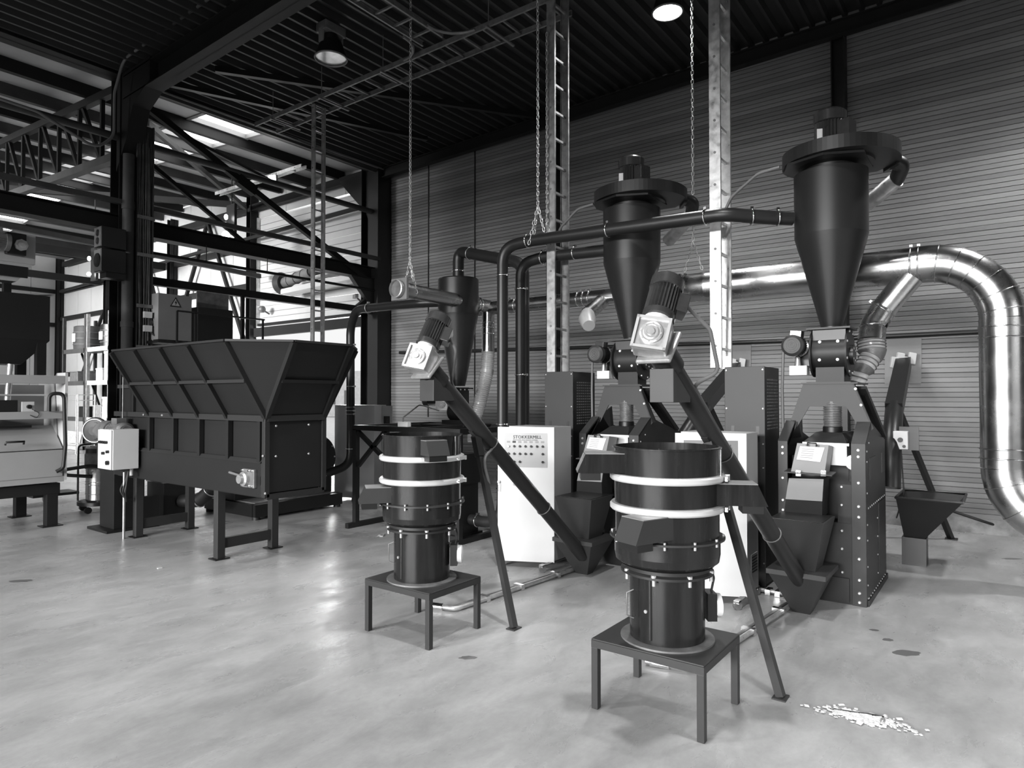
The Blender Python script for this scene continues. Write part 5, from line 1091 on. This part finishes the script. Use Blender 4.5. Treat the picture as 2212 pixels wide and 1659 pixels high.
# ---------------------------------------------------------------- rear conveyors through the wall, plates, switches
def rear(dy, la, lb, lc, ld):
    t = T('rear_conveyor', la, 'conveyor', (7.5, .78+dy, .0), 'rear wall conveyors'); a = V((7.25, .83+dy, .62)); mid = V((7.75, .84+dy, 1.62)); b = V((8.4, .86+dy, 2.05)); b = V((9.46, 1.0+dy, 2.16))
    a = PX(1926, 960, 7.2)+V((0, dy, 0)); mid = PX(1932, 880, 8.0)+V((0, dy, 0)); b = PX(1952, 782, 9.45)+V((0, dy, 0))
    t.part('lower_tube', MB().tube([a+V((-.1, 0, -.4)), a, mid], .085, 20), PIPE); t.part('upper_trough', MB().bar(mid-(b-mid)*.05, b, .16, .15), PIPE)
    f = V((8.93, .49+dy, 0)); t.part('leg', MB().bar(f, mid.lerp(b, .1), .05, .05), BLACK); t.part('foot_plate', MB().box(8.86, 9.0, .43+dy, .55+dy, 0, .01), BLACK)
    if dy == 0:
        m_ = MB().loft([[V((7.35, .62, .25)), V((7.5, .62, .25)), V((7.5, .78, .25)), V((7.35, .78, .25))], [V((7.1, .3, .66)), V((7.75, .3, .66)), V((7.75, .82, .66)), V((7.1, .82, .66))]], caps=(True, False), sm=False); t.part('hopper', m_, PAINT)
        t.part('hopper_rim', MB().tube([(7.1, .3, .66), (7.75, .3, .66), (7.75, .82, .66), (7.1, .82, .66), (7.1, .3, .66)], .014, 6), MID); t.part('hopper_leg', MB().box(7.33, 7.52, .6, .8, 0, .26), BLACK)
    p = b+V((-.03, 0, .02)); m_ = MB()
    for i in range(4): m_.obox(p+V((-.02*i, -.09+.06*i, .02-.05*(i % 2))), (.02, .01, 0), (-.01, .04, .01), (0, -.01, .07))
    single('torn_bag', m_, PAPER, lb, 'bag', 'torn bags on the rear conveyors', bev=.01)
    pl = [PX(x_, y_, WX-.012)+V((0, dy, 0)) for x_, y_ in ((1911, 727), (1991, 723), (1990, 828), (1911, 829))]; single('cover_plate', MB().prism(pl, (.01, 0, 0)), LGREY, lc, 'plate', 'cover plates on the wall')
    return t
rear(0, 'dark conveyor leaning from the nearest mill up to the wall, with brace leg', 'white torn bag at the top of the right wall conveyor', 'grey cover plate on the board wall at right', '')
rear(2.06, 'dark conveyor leaning to the wall behind the second pellet mill', 'white torn bag behind the right tall cabinet', 'grey cover plate on the wall behind the right tall cabinet', '')
p = PX(1945, 950, 7.15); t = T('switch_box', 'white switch box on the rear conveyor of the nearest mill', 'switch', tuple(p)); t.part('box', MB().box(p.x, p.x+.09, p.y-.06, p.y+.06, p.z-.09, p.z+.08), WHITE, bev=.005); t.part('button', MB().cyl((p.x, p.y, p.z), (p.x-.03, p.y, p.z), .022, n=12), BLACK); t.part('button', MB().cyl((p.x, p.y-.03, p.z-.06), (p.x-.02, p.y-.03, p.z-.06), .014, n=12), BLACK)
t.part('plate', MB().box(p.x+.09, p.x+.11, p.y-.14, p.y+.02, p.z-.1, p.z+.12), BLACK); m_ = MB().tube(bend([(p.x+.04, p.y, p.z-.09), (p.x+.04, p.y-.02, p.z-.5), (p.x+.1, p.y+.05, p.z-.75)], .1), .007, 6); t.part('cable', m_, RUBBER)
single('wall_cable', MB().tube(bend([PX(1968, 1078, 9.4), PX(2040, 1098, 9.42), PX(2120, 1125, 9.42), PZ(2200, 1150, .02)], .2), .016, 8), RUBBER, 'black cable sagging along the foot of the board wall', 'cable')
# floor pipes
def fpipe(pts, label):
    t = T('floor_pipe', label, 'pipe', tuple(PZ(*pts[0])), 'galvanised conduits on the floor'); P_ = [PZ(a, b, .025) for a, b in pts]; off = V((.0, .045, 0))
    t.part('conduit', MB().tube(bend(P_, .06), .018, 12), GALV); t.part('conduit', MB().tube([p+V((.0, .042, -.002)) for p in P_[1:]], .014, 10), GALVD)
    for k in (.2, .45, .75):
        a, b = P_[-2], P_[-1]; c = a.lerp(b, k); d_ = (b-a).normalized(); t.part('clip', MB().obox(c+V((0, .02, 0)), d_*.02, V((-d_.y, d_.x, 0))*.045, (0, 0, .022)), CHROME)
    a = P_[0]; b = P_[1]; t.part('coupling', MB().cyl(a.lerp(b, .1), a.lerp(b, .5), .026, n=14), CHROME)
fpipe([(1395, 1428), (1500, 1446), (1735, 1290)], 'galvanised conduits on the floor passing under the nearest stand')
fpipe([(930, 1308), (985, 1315), (1262, 1222)], 'galvanised conduits on the floor passing behind the farther stand')
fpipe([(1560, 1262), (1650, 1275), (1735, 1290)], 'galvanised conduits on the floor between white cabinet and nearest feed boot')
# debris
random.seed(11); c = PZ(1868, 1553); m_ = MB()
for i in range(420):
    a = random.gauss(0, 1); b = random.gauss(0, 1); p = c+RT*a*.075-FWD*(.035*a)+FWD*b*.035; s_ = random.uniform(.004, .014)
    th = random.uniform(0, 6.28); e1 = V((math.cos(th), math.sin(th), random.uniform(-.2, .2)))*s_; e2 = V((-math.sin(th), math.cos(th), 0))*s_*random.uniform(.3, 1)
    m_.obox(p+V((0, 0, .004+random.random()*.004)), e1, e2, (0, 0, .0015))
o = single('wood_dust', m_, DUST, 'small heap of pale chips and dust on the bare floor', 'debris'); o['kind'] = 'stuff'
m_ = MB().tube([c+RT*x_+FWD*(.045-.35*x_)+V((0, 0, .006)) for x_ in (-.13, -.08, -.02, .04, .1)], [.003, .006, .005, .007, .003], 6); single('dark_twig', m_, BLACK, 'thin dark twig lying across the heap of chips', 'twig')
p = c+RT*.07-FWD*.035; single('shiny_shard', MB().ball(p+V((0, 0, .008)), .022, 6, (1.4, .6, .5)), GALV, 'shiny metal shard in the heap of chips', 'shard')
def blot(px, py_, w_, h, nm, label, m, cat='stain', n=16):
    c = PZ(px, py_, .0); pts = []
    for i in range(n):
        a = 2*math.pi*i/n; r0 = random.uniform(.75, 1.1); pts.append(c+RT*w_*math.cos(a)*r0+FWD*h*math.sin(a)*r0)
    return single(nm, MB().prism([p+V((0, 0, .0006)) for p in pts], (0, 0, .0006)), m, label, cat)
OIL = mat('oil_stain', .11, .35)
blot(1960, 1411, .085, .05, 'oil_stain', 'largest dark oil stain on the floor right of the feed boot', OIL); blot(1918, 1382, .035, .03, 'oil_stain', 'middle one of three small oil stains near the nearest mill', OIL); blot(1888, 1361, .03, .025, 'oil_stain', 'oil stain closest to the nearest pellet mill', OIL)
blot(1012, 1421, .06, .03, 'dirt_spot', 'dark scuff on the floor in front of the farther stand', GALVD); blot(45, 1255, .1, .05, 'dirt_spot', 'dark scuff on the floor at the left edge', OIL); blot(2185, 1207, .1, .03, 'dirt_spot', 'dark scuff on the floor by the wall at the right edge', OIL)
pp = [PZ(a, b, .003) for a, b in ((812, 1161), (819, 1155), (826, 1158), (829, 1153), (827, 1159), (819, 1159))]; single('paper_scrap', MB().prism(pp, (0, 0, .004)), PAPER, 'tiny white paper scrap on the floor left of the farther sieve', 'paper')
p = PZ(345, 1227, .004); single('paper_scrap', MB().obox(p, (.02, 0, 0), (0, .012, 0), (0, 0, .003)), PAPER, 'tiny white paper scrap on the floor in front of the big hopper', 'paper')
